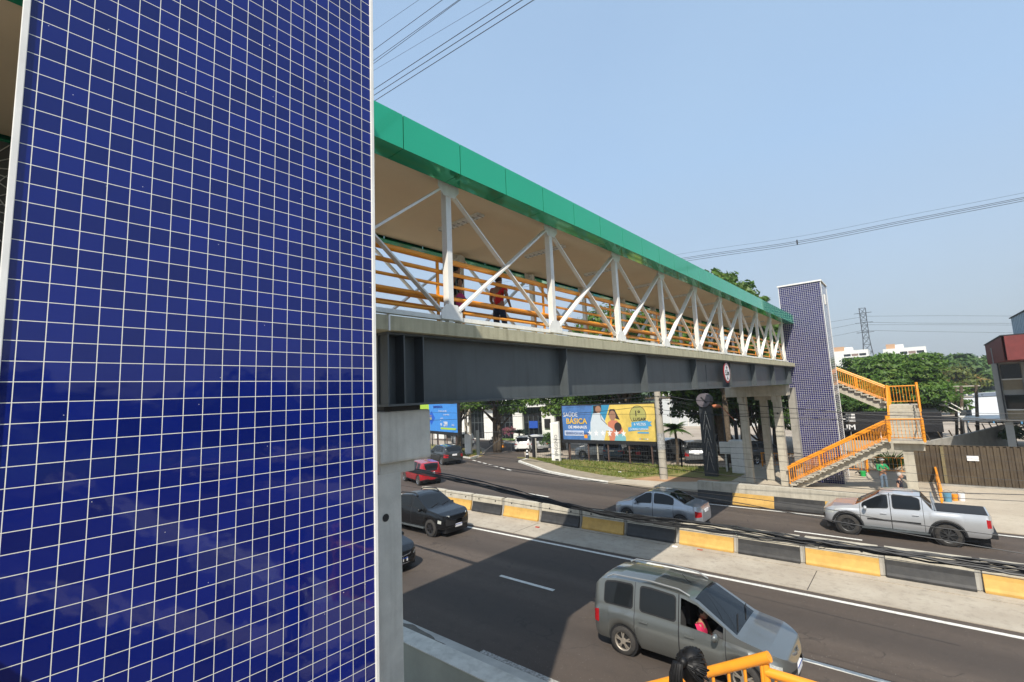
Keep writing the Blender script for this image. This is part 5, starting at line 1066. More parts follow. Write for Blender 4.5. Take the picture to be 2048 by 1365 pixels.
# thick sagging bundle of black cables in front of the median
bp = [(640, 903), (808, 938), (950, 966), (1100, 1001), (1240, 1031), (1400, 1052), (1600, 1083), (1800, 1108), (2048, 1141), (2300, 1180)]
bp = [U(x, y, Y=10.0) for x, y in bp]; bp = smoothpts(bp, 8)
t = empty('cable_bundle', 'thick sagging bundle of black cables stretched across the picture in front of the median barriers', 'cables')
rr = random.Random(4)
for k in range(11):
    a = rr.uniform(0, 6.28); ph = rr.uniform(0, 6.28); am = rr.uniform(.025, .085); f = rr.uniform(.5, 1.1)
    pts = [p + Vector((0, am * .8 * cos(a + i * .16 * f + ph), am * sin(a + i * .13 * f))) + Vector((0, 0, .012 * sin(i * 1.7 + ph))) for i, p in enumerate(bp)]
    MB().tube(pts, rr.uniform(.010, .019), 6).build('cable', M['cable'], t, smooth=True)
for k in range(7):
    i = rr.randrange(10, len(bp) - 10); p = bp[i]; MB().tube([p + Vector((.1 * cos(j * .9), .09 * cos(j * 1.05), .09 * sin(j * 1.05))) for j in range(7)], .004, 5).build('cable_tie', M['wire'], t)
G1 = 'wires strung along the road'
W1 = [(10.6, [(780, 968), (940, 992), (1180, 1032), (1460, 1073), (1640, 1097), (1780, 1118), (2048, 1160)], .006),
      (13.0, [(820, 895), (950, 925), (1160, 958), (1440, 1000), (1580, 1026), (1800, 1066), (2048, 1108)], .010),
      (14.0, [(860, 905), (1000, 938), (1200, 965), (1440, 990), (1650, 1018), (1800, 1045), (2048, 1078)], .008),
      (20.0, [(860, 897), (1000, 915), (1180, 935), (1400, 957), (1560, 972), (1740, 988), (2048, 1003)], .009),
      (20.0, [(1100, 908), (1240, 925), (1400, 945), (1560, 962), (1760, 980), (2048, 990)], .012),
      (22.0, [(1080, 894), (1240, 910), (1400, 925), (1580, 943), (1780, 960), (2048, 978)], .008),
      (24.0, [(1000, 872), (1180, 893), (1400, 912), (1590, 926), (1800, 945), (2048, 962)], .008),
      (24.0, [(1000, 868), (1180, 886), (1400, 903), (1600, 914), (1800, 930), (2048, 942)], .006),
      (25.0, [(1060, 876), (1300, 889), (1560, 899), (1760, 905), (2048, 915)], .006),
      (25.0, [(1080, 880), (1300, 894), (1480, 896), (1600, 898), (1800, 908), (2048, 926)], .005)]
for i, (Y, p, r) in enumerate(W1): wire(('thin black wire hanging just below the thick cable bundle' if i == 0 else ORD[i - 1] + ' thin black wire from the bottom, drooping between cable bundle and stairs'), wirepts(p, Y), r, G1)
G2 = 'wires at the height of the bridge pier cap'
W2 = [(31.5, [(830, 806), (1040, 811), (1180, 803), (1315, 793), (1380, 800), (1512, 812), (1638, 821), (1740, 830), (1880, 834), (2048, 843)], .022),
      (31.5, [(830, 824), (1040, 830), (1240, 829), (1400, 829), (1640, 826), (1850, 826), (2048, 828)], .012),
      (31.5, [(840, 842), (1000, 835), (1180, 825), (1290, 814), (1330, 821), (1420, 830), (1600, 838), (1740, 841), (1900, 840), (2048, 843)], .018),
      (31.5, [(1330, 800), (1470, 828), (1560, 834), (1660, 838), (1800, 847), (2048, 850)], .009),
      (31.5, [(900, 812), (1100, 818), (1300, 800), (1450, 818), (1640, 832), (1820, 845), (2048, 835)], .007),
      (31.5, [(1330, 806), (1480, 840), (1560, 853), (1640, 850), (1800, 850), (1960, 845), (2048, 832)], .006)]
for i, (Y, p, r) in enumerate(W2): wire(['thickest black wire dipping right from the concrete lamp pole', 'level black wire crossing the middle of the health billboard', 'thick black wire rising to the lamp pole across the yellow billboard half', 'thin black wire falling steeply from the lamp pole to the pier columns', 'thin wire brushing the top of the health billboard', 'thin wire falling lowest from the lamp pole, right side'][i], wirepts(p, Y), r, G2)
G3 = 'power wires high above the near tower'
for (x, y), (x2, y2), r in (((748, 62), (838, 0), .006), ((748, 100), (885, 0), .010), ((748, 121), (918, 0), .009), ((748, 127), (921, 0), .009), ((748, 141), (985, 0), .005), ((748, 179), (1022, 0), .012), ((748, 191), (1045, 0), .012), ((748, 203), (1068, 0), .012)):
    p = U(x, y, Y=11); q_ = U(x2, y2, Y=11); d = q_ - p; HV = globals().setdefault('HV', []); HV.append(1)
    wire(ORD[len(HV) - 1] + ' from the left of eight power wires climbing above the green roof', [p - d * 1.5, p, q_, q_ + d * 3], r * 1.1, G3, 'wire')
G4 = 'double power line right of the roof'
for dy, r, lb in ((0, .016, 'upper of three close grey lines'), (3, .016, 'middle of three close grey lines'), (7, .016, 'lowest of three close grey lines'), (-9, .008, 'faint thin line above three close grey lines')):
    wire(lb + ' rising to the right over the far tower', [U(1000, 575 + dy, Y=40), U(1370, 516 + dy, Y=40), U(1594, 483 + dy, Y=40), U(1820, 439 + dy, Y=40), U(2048, 395 + dy, Y=40), U(2300, 343 + dy, Y=40)], r, G4, 'wire')
p = U(1594, 483, Y=40); tag(MB().box(p.x - .04, p.x + .04, 39.95, 40.05, p.z - .25, p.z + .1).build('wire_spacer', M['dark']), 'small dark spacer clamped on the grey power line left of the far tower', 'spacer')
G5 = 'distant transmission lines'
pyx = U(1731, 660, Y=300)
for yl, yr, ye in ((633, 632, 633), (645, 647, 647), (650, 650, 651), (661, 664, 667)):
    wire({633: 'topmost', 645: 'second', 650: 'third', 661: 'lowest'}[yl] + ' hairline transmission wire running right from the lattice pylon', [U(1727, yl, Y=300), U(1880, yr, Y=300), U(2100, ye, Y=300)], .07, G5, 'wire')
for y0, y1 in ((634, 648), (645, 662), (661, 678)):
    wire({634: 'topmost', 645: 'middle', 661: 'lowest'}[y0] + ' hairline transmission wire running left from the lattice pylon', [U(1727, y0, Y=300), U(1640, y1, Y=300), U(1540, y1 + 18, Y=300)], .07, G5, 'wire')
def lattice(label, x, y, z0, h, w0, w1):
    t = empty('lattice_pylon', label, 'pylon', (x, y, z0)); L = []
    def ww(u): return w0 + (w1 - w0) * min(1, u / .62) if u < .62 else w1
    lv = [0, .13, .25, .36, .46, .55, .63, .71, .78, .85, .92, 1.0]
    for sx in (1, -1):
        for sy in (1, -1): MB().tube([(sx * ww(u) / 2, sy * ww(u) / 2, h * u) for u in lv], .13, 5).build('leg', M['wire'], t)
    for i in range(len(lv) - 1):
        a, b = ww(lv[i]) / 2, ww(lv[i + 1]) / 2; m_ = MB()
        for s in (1, -1):
            m_.tube([(-a, s * a, h * lv[i]), (b, s * b, h * lv[i + 1])], .07, 4).tube([(a, s * a, h * lv[i]), (-b, s * b, h * lv[i + 1])], .07, 4).tube([(s * a, -a, h * lv[i]), (s * b, b, h * lv[i + 1])], .07, 4)
            m_.tube([(-b, s * b, h * lv[i + 1]), (b, s * b, h * lv[i + 1])], .07, 4)
        m_.build('lattice_brace', M['wire'], t)
    for u in (.70, .82, .94): MB().bar((-w1 * 1.4, 0, h * u), (w1 * 1.4, 0, h * u), .25, .25).build('cross_arm', M['wire'], t)
p = U(1736, 705, Y=300); lattice('tall slim lattice power pylon in the haze between two white apartment blocks', p.x, 300, 2, U(1724, 617, Y=300).z - 2, 7.0, 2.6)
# lamp pole at the road edge, lattice pole at the gate
t = empty('utility_pole', 'round concrete pole with pasted notices in front of the health billboard', 'pole', (-13.67, 31.7, 0))
MB().tube([(0, 0, -.2), (0, 0, 10.5)], [.27, .17], 18).build('shaft', M['pole'], t, smooth=True)
MB().tube([(0, 0, 2.1), (0, 0, 3.2)], [.262, .252], 18, False).build('paper_notice', mat('torn_paper', (0.5, 0.5, 0.48), 0.9, var=.1, c2=(0.16, 0.16, 0.16), scale=9), t, smooth=True)
MB().box(-.9, .9, -.06, .06, 5.5, 5.62).build('cross_arm', M['trunk'], t)
for k in range(5): MB().sphere((.24, -.1, 4.6 + .22 * k), .12, 8, 6).build('cable_clamp', M['dark'], t)
t = empty('utility_pole', 'square concrete pole with lattice recesses and white painted foot beside the gate', 'pole', (-37.8, 36.9, 0), radians(20))
MB().box(-.34, -.16, -.17, .17, 0, 9).box(.16, .34, -.17, .17, 0, 9).build('shaft', M['pole'], t)
for k in range(8): MB().box(-.159, .159, -.12, .12, .9 + k * 1.15, 1.25 + k * 1.15).build('web_plate', M['pole'], t)
MB().box(-.37, .37, -.2, .2, 0, 2.3).build('painted_foot', M['white'], t)
def post(label, px, py0, py1, Y, r, cross=None):
    a = U(px, py1, Y=Y); b = U(px, py0, Y=Y); t = empty('utility_pole', label, 'pole', (a.x, Y, 0)); MB().tube([(0, 0, -.3), (b.x - a.x, 0, b.z)], [r * 1.15, r * .85], 10).build('shaft', M['trunk'], t, smooth=True)
    for z, w_ in cross or (): MB().box(b.x - a.x - w_, b.x - a.x + w_, -.06, .06, b.z - z - .1, b.z - z).build('cross_arm', M['pole'], t)
    for k in range(3): MB().sphere((b.x - a.x - .3 + .3 * k, 0, b.z - .9), .09, 8, 6).build('insulator', M['offwhite'], t)
    return t
post('dark wooden utility pole with a long crossarm and lamps behind the grey wall', 1922, 772, 868, 62, .15, ((0.0, 1.3), (1.0, .7)))
post('thinner utility pole close beside the crossarm pole', 1911, 776, 865, 63, .12, ((.2, .6),))
post('dark utility pole right of the crossarm pole, standing before the shed', 1952, 770, 866, 60, .13)
t = empty('transformer', 'grey can transformer hung on the crossarm utility pole', 'transformer', U(1932, 830, Y=61.8)); MB().tube([(0, 0, -.45), (0, 0, .45)], .42, 16).build('tank', M['steel'], t, smooth=True); MB().tube([(.2, 0, .45), (.2, 0, .75)], .05, 8).tube([(-.2, 0, .45), (-.2, 0, .75)], .05, 8).build('bushing', M['offwhite'], t)
for i, (x0, y0, x1, y1) in enumerate(((1925, 820, 1895, 803), (1922, 826, 1888, 810))):
    a = U(x0, y0, Y=61.6); b = U(x1, y1, Y=61.6); t = empty('street_lamp', ('upper' if i == 0 else 'lower') + ' of two slanting street lamp arms on the crossarm utility pole', 'lamp', a); MB().tube([(0, 0, 0), b - a], .05, 8).build('arm', M['offwhite'], t); MB().sphere(b - a, .25, 10, 6, (1.5, .7, .5)).build('lamp_head', M['offwhite'], t, smooth=True)
# leaning lamp with orange arm
t = empty('street_lamp', 'slim leaning lamp post with an orange lamp head left of the pier columns', 'street lamp', (U(1456, 925, Y=37).x, 37, 0))
a = t.location; b = U(1444, 815, Y=37) - a; MB().tube([(0, 0, 0), b], [.07, .05], 8).build('post', M['wire'], t)
h_ = U(1432, 813, Y=37) - a; e_ = U(1470, 842, Y=37) - a; MB().tube([h_, b, e_], .035, 8).build('arm', mat('rust_orange', (0.42, 0.14, 0.06), 0.6), t); MB().sphere(h_, .24, 12, 8, (1.6, .8, .6)).build('lamp_head', mat('rust_orange', (0.42, 0.14, 0.06), 0.6), t, smooth=True)
MB().box(e_.x - .1, e_.x + .1, -.1, .1, .0, e_.z).build('support', M['dark'], t)
# black pillar with chevrons and round head
t = empty('sign_pillar', 'black advertising pillar with stacked silver chevrons and a rounded grey head by the plaza', 'pillar', (-11.3, 34.2, 0))
MB().box(-.42, .42, -.2, .2, 0, 4.9).build('column', mat('anthracite', (0.028, 0.032, 0.036), 0.5), t, bevel=.02)
MB().tube([(-.02, -.36, 5.28), (-.02, .34, 5.28)], .47, 24).build('head', mat('mauve_grey', (0.13, 0.115, 0.13), 0.5), t, smooth=True)
MB().bar((-.16, -.365, 5.5), (.2, -.365, 5.08), .015, .10).build('head_mark', M['dark'], t)
for k in range(4):
    z = 4.55 - k * .92; c = MB()
    for s in (1, -1): c.bar((.02, -.21, z), (.02 + s * .24, -.21, z - 1.28), .02, .035, (0, 1, 0))
    c.build('chevron', M['chrome'], t)
# ================================================================== billboards
def board(label, A_, B_, z0, z1, frame=.12, z1b=None):
    A_ = Vector(A_); B_ = Vector(B_); ax = (B_ - A_).normalized(); W = (B_ - A_).length; rz = atan2(ax.y, ax.x); t = empty('billboard', label, 'billboard', (A_.x, A_.y, 0), rz, 'roadside billboards')
    MB().box(-frame, W + frame, .02, .3, z0 - .32, z1 + frame).build('frame', M['dark'], t)
    for k in range(5):
        x = W * (.06 + .22 * k); MB().box(x - .05, x + .05, .1, .2, 0, z0 - .3).build('support_post', mat('rusty_post', (0.09, 0.055, 0.045), 0.8, var=.3, scale=8), t)
    return t, W
a = (-26.0, 38.2); b = (-18.6, 43.3); z0, z1 = 1.62, 5.1
a = U(1128, 880, Y=37.6); b_ = U(1318, 886, Y=39.2); z0 = 2.0; z1 = 5.05
a = U(1127, 879, Z=z0); b_ = U(1314, 884, Z=z0)
t, W = board('wide blue and yellow health billboard with a doctor and six white stars', a, b_, z0, z1)
o = (0, 0.015, z0); H = z1 - z0; ax, up = (1, 0, 0), (0, 0, 1)
fl = lambda pts, m, n, d=0.0: flat([(u * W, v_ * H) for u, v_ in pts], (0, 0.02 - d, z0), ax, up, m, n, t)
mc = lambda n, c, r=.6: mat(n, c, r, var=.05)
bl = mat('poster_blue', (0.06, 0.15, 0.36), .55, var=.35, scale=.9); ye = mat('poster_yellow', (0.60, 0.44, 0.10), .55, var=.25, scale=.8)
fl(rrect(0, 0, .40, 1), bl, 'poster_panel'); fl(rrect(.40, 0, 1, 1), ye, 'poster_panel', .0); fl([(.30, 0), (.42, 0), (.55, 1), (.36, 1)], mc('poster_teal', (0.03, 0.22, 0.38)), 'poster_panel', .004)
wc = mc('coat_white', (0.5, 0.56, 0.6)); hr = mc('poster_hair', (0.03, 0.02, 0.018)); skn = mc('poster_skin', (0.30, 0.16, 0.10))
fl([(.37, .80), (.37, .99), (.46, 1.0), (.46, .86), (.44, .76), (.36, .42), (.33, .42), (.35, .70)], hr, 'doctor_hair', .008)
fl(ell(.425, .88, .032, .10), skn, 'doctor_face', .010)
fl([(.32, 0), (.33, .5), (.36, .76), (.44, .78), (.48, .60), (.52, .40), (.57, .32), (.57, .26), (.50, .28), (.47, .0)], wc, 'doctor_coat', .011)
fl([(.445, .74), (.45, .60), (.51, .44), (.515, .45), (.455, .61), (.45, .75)], hr, 'stethoscope', .014)
fl([(.53, .72), (.55, .88), (.60, .88), (.63, .70), (.65, .58), (.62, .60)], hr, 'mother_hair', .008); fl(ell(.575, .70, .035, .14), skn, 'mother_face', .010)
fl([(.52, .50), (.56, .58), (.62, .56), (.67, .35), (.67, 0), (.53, 0)], mc('coral', (0.50, 0.17, 0.10)), 'mother_top', .009); fl(ell(.625, .38, .038, .13), hr, 'child_head', .012)
fl([(.58, .0), (.60, .16), (.66, .20), (.70, .12), (.70, 0)], mc('poster_aqua', (0.16, 0.38, 0.42)), 'child_top', .013)
for k in range(6):
    cx = .315 + .073 * k; pts = [(cx + (.028 if i % 2 == 0 else .011) * sin(pi * i / 5), .20 + (.105 if i % 2 == 0 else .042) * cos(pi * i / 5)) for i in range(10)]; fl(pts, M['plate'], 'star', .016)
for k, cx in enumerate((.36, .46)): fl([(cx + (.022 if i % 2 == 0 else .009) * sin(pi * i / 5), .36 + (.08 if i % 2 == 0 else .032) * cos(pi * i / 5)) for i in range(10)], wc, 'star', .015)
T = lambda s, u, v_, sz, m, **k: ftext(s, sz * H, m, t, (u * W, -.012, z0 + v_ * H), ax, up, **k)
T('SAÚDE', .012, .68, .17, M['plate']); T('BÁSICA', .045, .47, .22, mc('poster_gold', (0.70, 0.42, 0.03)), bold=.012); T('DE MANAUS', .07, .33, .115, M['plate'], bold=.008)
fl(rrect(.02, .12, .245, .26), M['plate'], 'caption_frame', .006); fl(rrect(.027, .135, .238, .245), mc('caption_blue', (0.30, 0.38, 0.55)), 'caption_panel', .010); T('REFERÊNCIA NACIONAL', .032, .155, .085, mc('caption_ink', (0.03, 0.05, 0.16)), sx=.92)
fl(ell(.835, .70, .082, .26, 36), hr, 'badge_ring', .006); fl(ell(.835, .70, .078, .245, 36), mc('badge_green', (0.36, 0.34, 0.10)), 'badge_disc', .010)
T('1º', .80, .68, .21, hr, bold=.01); T('LUGAR', .785, .555, .115, hr, bold=.008)
rb = mc('ribbon_blue', (0.06, 0.28, 0.50)); fl([(.765, .38), (.93, .43), (.93, .56), (.765, .51)], rb, 'ribbon', .014); fl([(.93, .40), (.965, .41), (.95, .47), (.965, .53), (.93, .53)], rb, 'ribbon', .012); fl([(.73, .26), (.93, .33), (.93, .44), (.73, .37)], rb, 'ribbon', .013)
T('6 VEZES', .79, .425, .10, M['plate'], depth=.014); T('CONSECUTIVAS', .745, .295, .075, M['plate'], depth=.014); fl(rrect(.82, .21, .93, .25), rb, 'ribbon', .010)
fl(rrect(.25, .05, .285, .15), M['orange'], 'poster_badge', .008)
for k in range(5): fl(rrect(.835 + .018 * k, .05, .847 + .018 * k, .075), [rb, M['red_lamp'], M['green'], rb, M['plate']][k], 'logo_block', .008)
z0 = 2.75; z1 = 5.7; a = U(838, 860, Z=z0 - .0); b_ = U(915, 866, Z=z0)
t, W = board('blue and lime green tuition billboard, priced R$299, half hidden behind the pier cap', a, b_, z0, z1); H = z1 - z0
sb = mat('sky_blue_poster', (0.05, 0.25, 0.66), .5, var=.08); lime = mc('lime_poster', (0.38, 0.56, 0.05)); nv = mc('navy_ink', (0.01, 0.05, 0.30))
fl(rrect(0, 0, 1, 1), sb, 'poster_panel'); fl([(0, .65), (.22, .65), (.30, .78), (.30, 1), (0, 1)], lime, 'poster_panel', .004)
fl([(.36, .22), (.46, .48), (.37, .75), (.27, .48)], mc('mid_blue', (0.01, 0.10, 0.52)), 'diamond', .006)
T('PREÇO', .305, .54, .075, M['yellow']); T('FIXO', .295, .42, .12, mc('fixo_yellow', (0.65, 0.58, 0.05)), bold=.01)
T('SEMIPRESENCIAL', .42, .86, .115, nv, bold=.01, sx=.95); T('O ensino que cabe', .56, .72, .09, M['plate']); T('na sua rotina', .68, .59, .09, M['plate'])
T('A PARTIR', .60, .46, .06, M['plate']); T('DE', .60, .38, .06, M['plate']); T('R$', .60, .22, .12, M['plate'], bold=.01); T('299', .68, .20, .24, M['plate'], bold=.02, sx=.9); T('/mês', .87, .22, .11, M['plate'])
fl(rrect(.60, .08, .97, .15), lime, 'poster_strip', .006); T('VAGAS LIMITADAS', .62, .095, .045, nv, depth=.01) if 0 else None
# white name totem
t = empty('name_totem', 'white slab totem with vertical grey lettering standing on the verge', 'totem', (-25.55, 36.0, .1), radians(6))
MB().extr([(-.42, 0), (.42, 0), (.42, 3.62), (-.42, 3.48)], (0, -.12, 0), (1, 0, 0), (0, 0, 1), (0, 1, 0), .26).build('slab', M['white'], t, bevel=.01)
MB().box(-.17, .42, -.125, -.121, 0.0, 3.4).build('grey_panel', M['offwhite'], t)
ftext('EPHIGENIO', .46, mat('totem_ink', (0.09, 0.09, 0.085), .6), t, (.27, -.128, .5), (0, 0, 1), (-1, 0, 0), sx=.82)
MB().box(-.05, .30, -.13, -.122, .12, .26).build('emblem', M['dark'], t)
# ================================================================== fences, gate and small street things
def meshfence(label, pts, h, posts, m='wire', step=.5, base=None, rails=3, name='mesh_fence'):
    t = empty(name, label, 'fence'); mb = MB(); rl = MB()
    pts = [Vector((*p, .1)) for p in pts]
    for a, b in zip(pts[:-1], pts[1:]):
        L = (b - a).length; n = max(1, int(L / step))
        for k in range(n): p = a.lerp(b, k / n); mb.tube([p, p + Vector((0, 0, h))], .009, 4)
        for k in range(rails): z = h * (k + .3) / rails; rl.tube([a + Vector((0, 0, z)), b + Vector((0, 0, z))], .013, 4)
        n = max(1, int(L / posts))
        for k in range(n + 1): p = a.lerp(b, k / n); MB().box(p.x - .05, p.x + .05, p.y - .05, p.y + .05, 0, h + .15).build('fence_post', M[base or 'pole'], t)
    mb.build('mesh_wires', M[m], t); rl.build('fence_rail', M[m], t); return t
meshfence('open wire mesh fence with concrete posts along the verge under the health billboard', [(-28.6, 37.0), (-25, 37.3), (-19, 37.4), (-14.5, 37.2), (-11.6, 36.6)], 1.9, 2.4, step=.22, rails=6)
meshfence('dark steel fence with slim posts under the blue and green billboard', [(-56, 44.5), (-48, 41.3), (-39, 38.4)], 2.2, 2.0, base='dark', step=.35, rails=3)
t = empty('sliding_gate', 'open grey mesh gate leaf standing beside the driveway, right of the lattice pole', 'gate', (-36.2, 37.0, .02), radians(62))
f = MB(); [f.tube(p, .035, 6) for p in (((0, 0, .1), (0, 0, 2.4)), ((3.6, 0, .1), (3.6, 0, 2.4)), ((0, 0, 2.4), (3.6, 0, 2.4)), ((0, 0, .1), (3.6, 0, .1)), ((0, 0, .1), (3.6, 0, 2.4)))]; f.build('gate_frame', M['wire'], t)
f = MB(); [f.tube([(.2 * k, 0, .1), (.2 * k, 0, 2.4)], .007, 4) for k in range(19)]; f.build('gate_mesh', M['wire'], t)
MB().box(-.35, -.05, -.12, .12, 0, 2.7).build('gate_post', M['steel'], t)
t = empty('gate_post', 'thick black square gate post where the mesh fence meets the driveway', 'post', (-28.9, 37.0, 0)); MB().box(-.12, .12, -.12, .12, 0, 2.1).build('post_body', M['dark'], t); MB().box(-.15, .15, -.15, .15, 2.1, 2.16).build('post_cap', M['dark'], t)
def cone(label, p, m1, r, h, cat='traffic cone', name='traffic_cone'):
    t = empty(name, label, cat, p); MB().tube([(0, 0, .04), (0, 0, h)], [r, r * .25], 14).build('cone_body', m1, t, smooth=True); MB().box(-r * 1.4, r * 1.4, -r * 1.4, r * 1.4, 0, .04).build('cone_base', m1, t)
    for z in (.4, .68): MB().tube([(0, 0, h * z), (0, 0, h * (z + .13))], [r * (1 - .75 * z) + .006, r * (1 - .75 * (z + .13)) + .006], 14, False).build('white_band', M['plate'], t, smooth=True)
cone('orange traffic cone standing alone on the parking paving by the motorcycle', U(1006, 895, Z=0), M['orange'], .17, .95)
cone('black and white bollard cone standing at the driveway edge by the black gate post', U(1055, 919, Z=0), M['dark'], .2, 1.1, 'bollard', 'bollard_cone')
t = empty('white_kiosk', 'small white masonry block with a rounded corner beside the pier columns', 'kiosk', (-10.1, 36.2, .1)); MB().box(-.35, .5, -.3, .5, 0, 2.1).build('wall', M['white'], t, bevel=.04); MB().box(-.4, .75, -.35, .55, 2.1, 2.25).build('cap', M['white'], t)
t = empty('meter_box', 'white meter box on a post left of the white kiosk', 'box', (U(1452, 915, Y=36.4).x, 36.4, 0)); MB().box(-.36, .36, -.12, .12, 1.35, 2.2).build('cabinet', M['white'], t, bevel=.03); MB().box(-.05, .05, -.05, .05, 0, 1.35).build('post', M['offwhite'], t)
for x in (1438, 1442):
    pass
# brown corrugated fence at the right
t = empty('corrugated_fence', 'tall brown corrugated metal fence behind the right pavement with a small white notice', 'fence', (-0.9, 36.9, 0)); prof = []
n = 66; pw = .26
for k in range(n): prof += [(k * pw, 0), (k * pw + .10, 0), (k * pw + .13, .05), (k * pw + .23, .05)]
prof.append((n * pw, 0))
vs = [(x, -y, z) for z in (0.05, 2.25) for x, y in prof]; m_ = len(prof); mb = MB().add(vs, [(i, i + 1, m_ + i + 1, m_ + i) for i in range(m_ - 1)])
cm = mat('brown_corrugated', (0.062, 0.043, 0.026), .6, var=.25, scale=1.2, c2=(0.095, 0.07, 0.04)); mb.build('sheet', cm, t, fix=False); MB().box(0, n * pw, .0, .06, 2.2, 2.27).build('top_rail', cm, t)
for k in (1.6, 5.5, 9.3, 13): MB().box(k, k + .14, -.09, -.052, .05, 2.2).build('cover_strip', mat('olive_strip', (0.17, 0.14, 0.07), .6), t)
nx = U(1948, 932, Y=36.8).x + .9; MB().box(nx - .24, nx + .24, -.075, -.06, 1.45, 1.72).build('notice', M['plate'], t)
MB().box(0, n * pw, -.25, .1, 0, .12).build('plinth', M['conc3'], t)
# concrete boundary wall behind it, with bent wire posts on top
t = empty('boundary_wall', 'weathered concrete boundary wall with slanted wire posts, turning a corner behind the brown fence', 'wall')
wp_ = [(-7.0, 34.0 + 8.3), (0.06, 42.4), (2.62, 49.4), (6.2, 61.0)]
for i, (a, b) in enumerate(zip(wp_[:-1], wp_[1:])):
    A_, B_ = Vector((*a, 0)), Vector((*b, 0)); MB().bar(A_ + Vector((0, 0, .95)), B_ + Vector((0, 0, .95)), .2, 1.9).build('wall_panel', M['conc3'] if i else M['conc2'], t)  # paler sunlit stretch, darker shaded stretches: the light is put into the colour
    n = int((B_ - A_).length / 1.6); ps = MB()
    for k in range(n):
        p = A_.lerp(B_, (k + .5) / n); q_ = p + Vector((0, 0, 1.9)); ps.bar(q_, q_ + Vector((-.15, -.25, .45)), .06, .06)
        if i: MB().bar(p + Vector((-.105, -.03, 0)), p + Vector((-.105, -.03, 1.89)), .03, .05).build('panel_joint', M['conc'], t)
    ps.build('wire_post', M['trunk'], t)
# ================================================================== buildings
t = empty('office_building', 'low white office building with dark glass bays behind the lawn, seen under the bridge', 'building', (-48.8, 53.0, 0), radians(8)); x = -9
MB().box(-12, 16, .3, 14, 0, 6.5).build('wall', M['white'], t); MB().box(-12, 16, -.9, .3, 4.6, 5.6).build('canopy', M['white'], t)
for x0, x1 in ((-11, -9.2), (-6.2, -4.4), (-1.6, .3), (3.6, 5.2), (8.4, 10.4), (13.5, 16)): MB().box(x0, x1, -.25, .28, 0, 4.6).build('pier_panel', M['white'], t)
for x0, x1 in ((-9.2, -6.2), (-4.4, -1.6), (.3, 3.6), (5.2, 8.4), (10.4, 13.5)):
    w_ = MB().box(x0, x1, .22, .29, .1, 4.5).build('window', M['glass'], t); mb = MB()
    for k in range(1, 4): mb.box(x0 + (x1 - x0) * k / 4 - .04, x0 + (x1 - x0) * k / 4 + .04, .18, .215, .1, 4.5)
    mb.box(x0, x1, .17, .179, 2.4, 2.48); mb.build('mullion', M['steel'], w_)
MB().bar((6.2, .0, 2.1), (7.6, .0, 2.1), .1, 1.0).build('blue_poster', M['blue'], t); MB().box(8.9, 9.8, -.45, -.26, 1.6, 2.9).build('air_conditioner', M['dark'], t)
t = empty('warehouse', 'long pale corrugated warehouse wall far behind the trees, right of the health billboard', 'building', (-34, 80, 0)); MB().box(0, 30, 0, 12, 0, 5.2).build('wall', mat('pale_cladding', (0.50, 0.52, 0.52), .6, var=.05), t)
for k in range(20): MB().box(k * 1.5, k * 1.5 + .08, -.04, -.002, 0, 5.2).build('cladding_rib', M['offwhite'], t)
MB().box(-.3, 30.3, -.3, 12.3, 5.2, 5.5).build('roof', M['offwhite'], t)
t = empty('dark_shop', 'low black shop building with white lettering behind the stairs', 'building', (-8.2, 52.0, 0)); dk = mat('black_cladding', (0.012, 0.012, 0.014), .5)
MB().box(0, 9.5, .4, 9, 0, 3.3).build('wall', dk, t); MB().box(-.1, 9.6, 0, .4, 1.75, 3.4).build('sign_fascia', dk, t, bevel=.01); MB().box(0, 9.5, .3, .38, 0, .5).build('plinth', M['conc3'], t)
for x0 in (.5, 2.6, 4.7, 6.8): w_ = MB().box(x0, x0 + 1.6, .34, .395, .55, 1.7).build('window', M['glass'], t); MB().box(x0 + .76, x0 + .84, .31, .339, .55, 1.7).build('window_frame', M['white'], w_)
ux = U(1686, 850, Y=51.9).x + 8.2
ftext('RIUM', .62, M['plate'], t, (ux - .75, -.006, 1.92), (1, 0, 0), (0, 0, 1), sx=1.15, bold=.012)
for k in range(3): MB().box(ux + .05, ux + .95, -.02, -.002, 2.62 + .26 * k, 2.78 + .26 * k).build('emblem_bar', M['plate'], t)
MB().box(ux + .05, ux + .28, -.02, -.003, 2.6, 3.3).build('emblem_bar', M['plate'], t); MB().box(ux - 1.0, ux + 1.15, -.02, -.002, 2.46, 2.50).build('sign_line', M['trunk'], t)
# right hand building with corrugated awnings
bx = U(1994, 780, Y=46).x; t = empty('grey_building', 'grey building with tall windows and a dark red corrugated awning at the right edge', 'building', (bx, 46.0, 0), radians(-6)); gb = mat('grey_render', (0.34, 0.35, 0.34), .8, var=.08)
MB().box(0, 14, .15, 12, 3.0, 8.0).build('wall', gb, t); mr = mat('maroon_sheet', (0.17, 0.035, 0.032), .5, var=.15, scale=3); bg_ = mat('tan_panel', (0.27, 0.23, 0.16), .8)
for j in range(8):
    x = .32 + j * 1.36
    for z0_, z1_, m_, nm in ((3.15, 3.72, bg_, 'spandrel_panel'), (3.82, 4.75, M['glass'], 'window'), (5.1, 5.75, bg_, 'spandrel_panel'), (5.85, 6.8, M['glass'], 'window')):
        o_ = MB().box(x, x + .92, .10, .148, z0_, z1_).build(nm, m_, t)
        if nm == 'window': MB().box(x - .04, x + .96, .05, .099, z0_ - .09, z0_ - .01).build('sill', M['white'], o_)
    MB().box(x - .40, x - .06, -.04, .149, 3.0, 6.9).build('pilaster', gb, t); MB().tube([(x - .1, -.08, 3.0), (x - .1, -.08, 6.9)], .035, 8).build('downpipe', M['wire'], t)
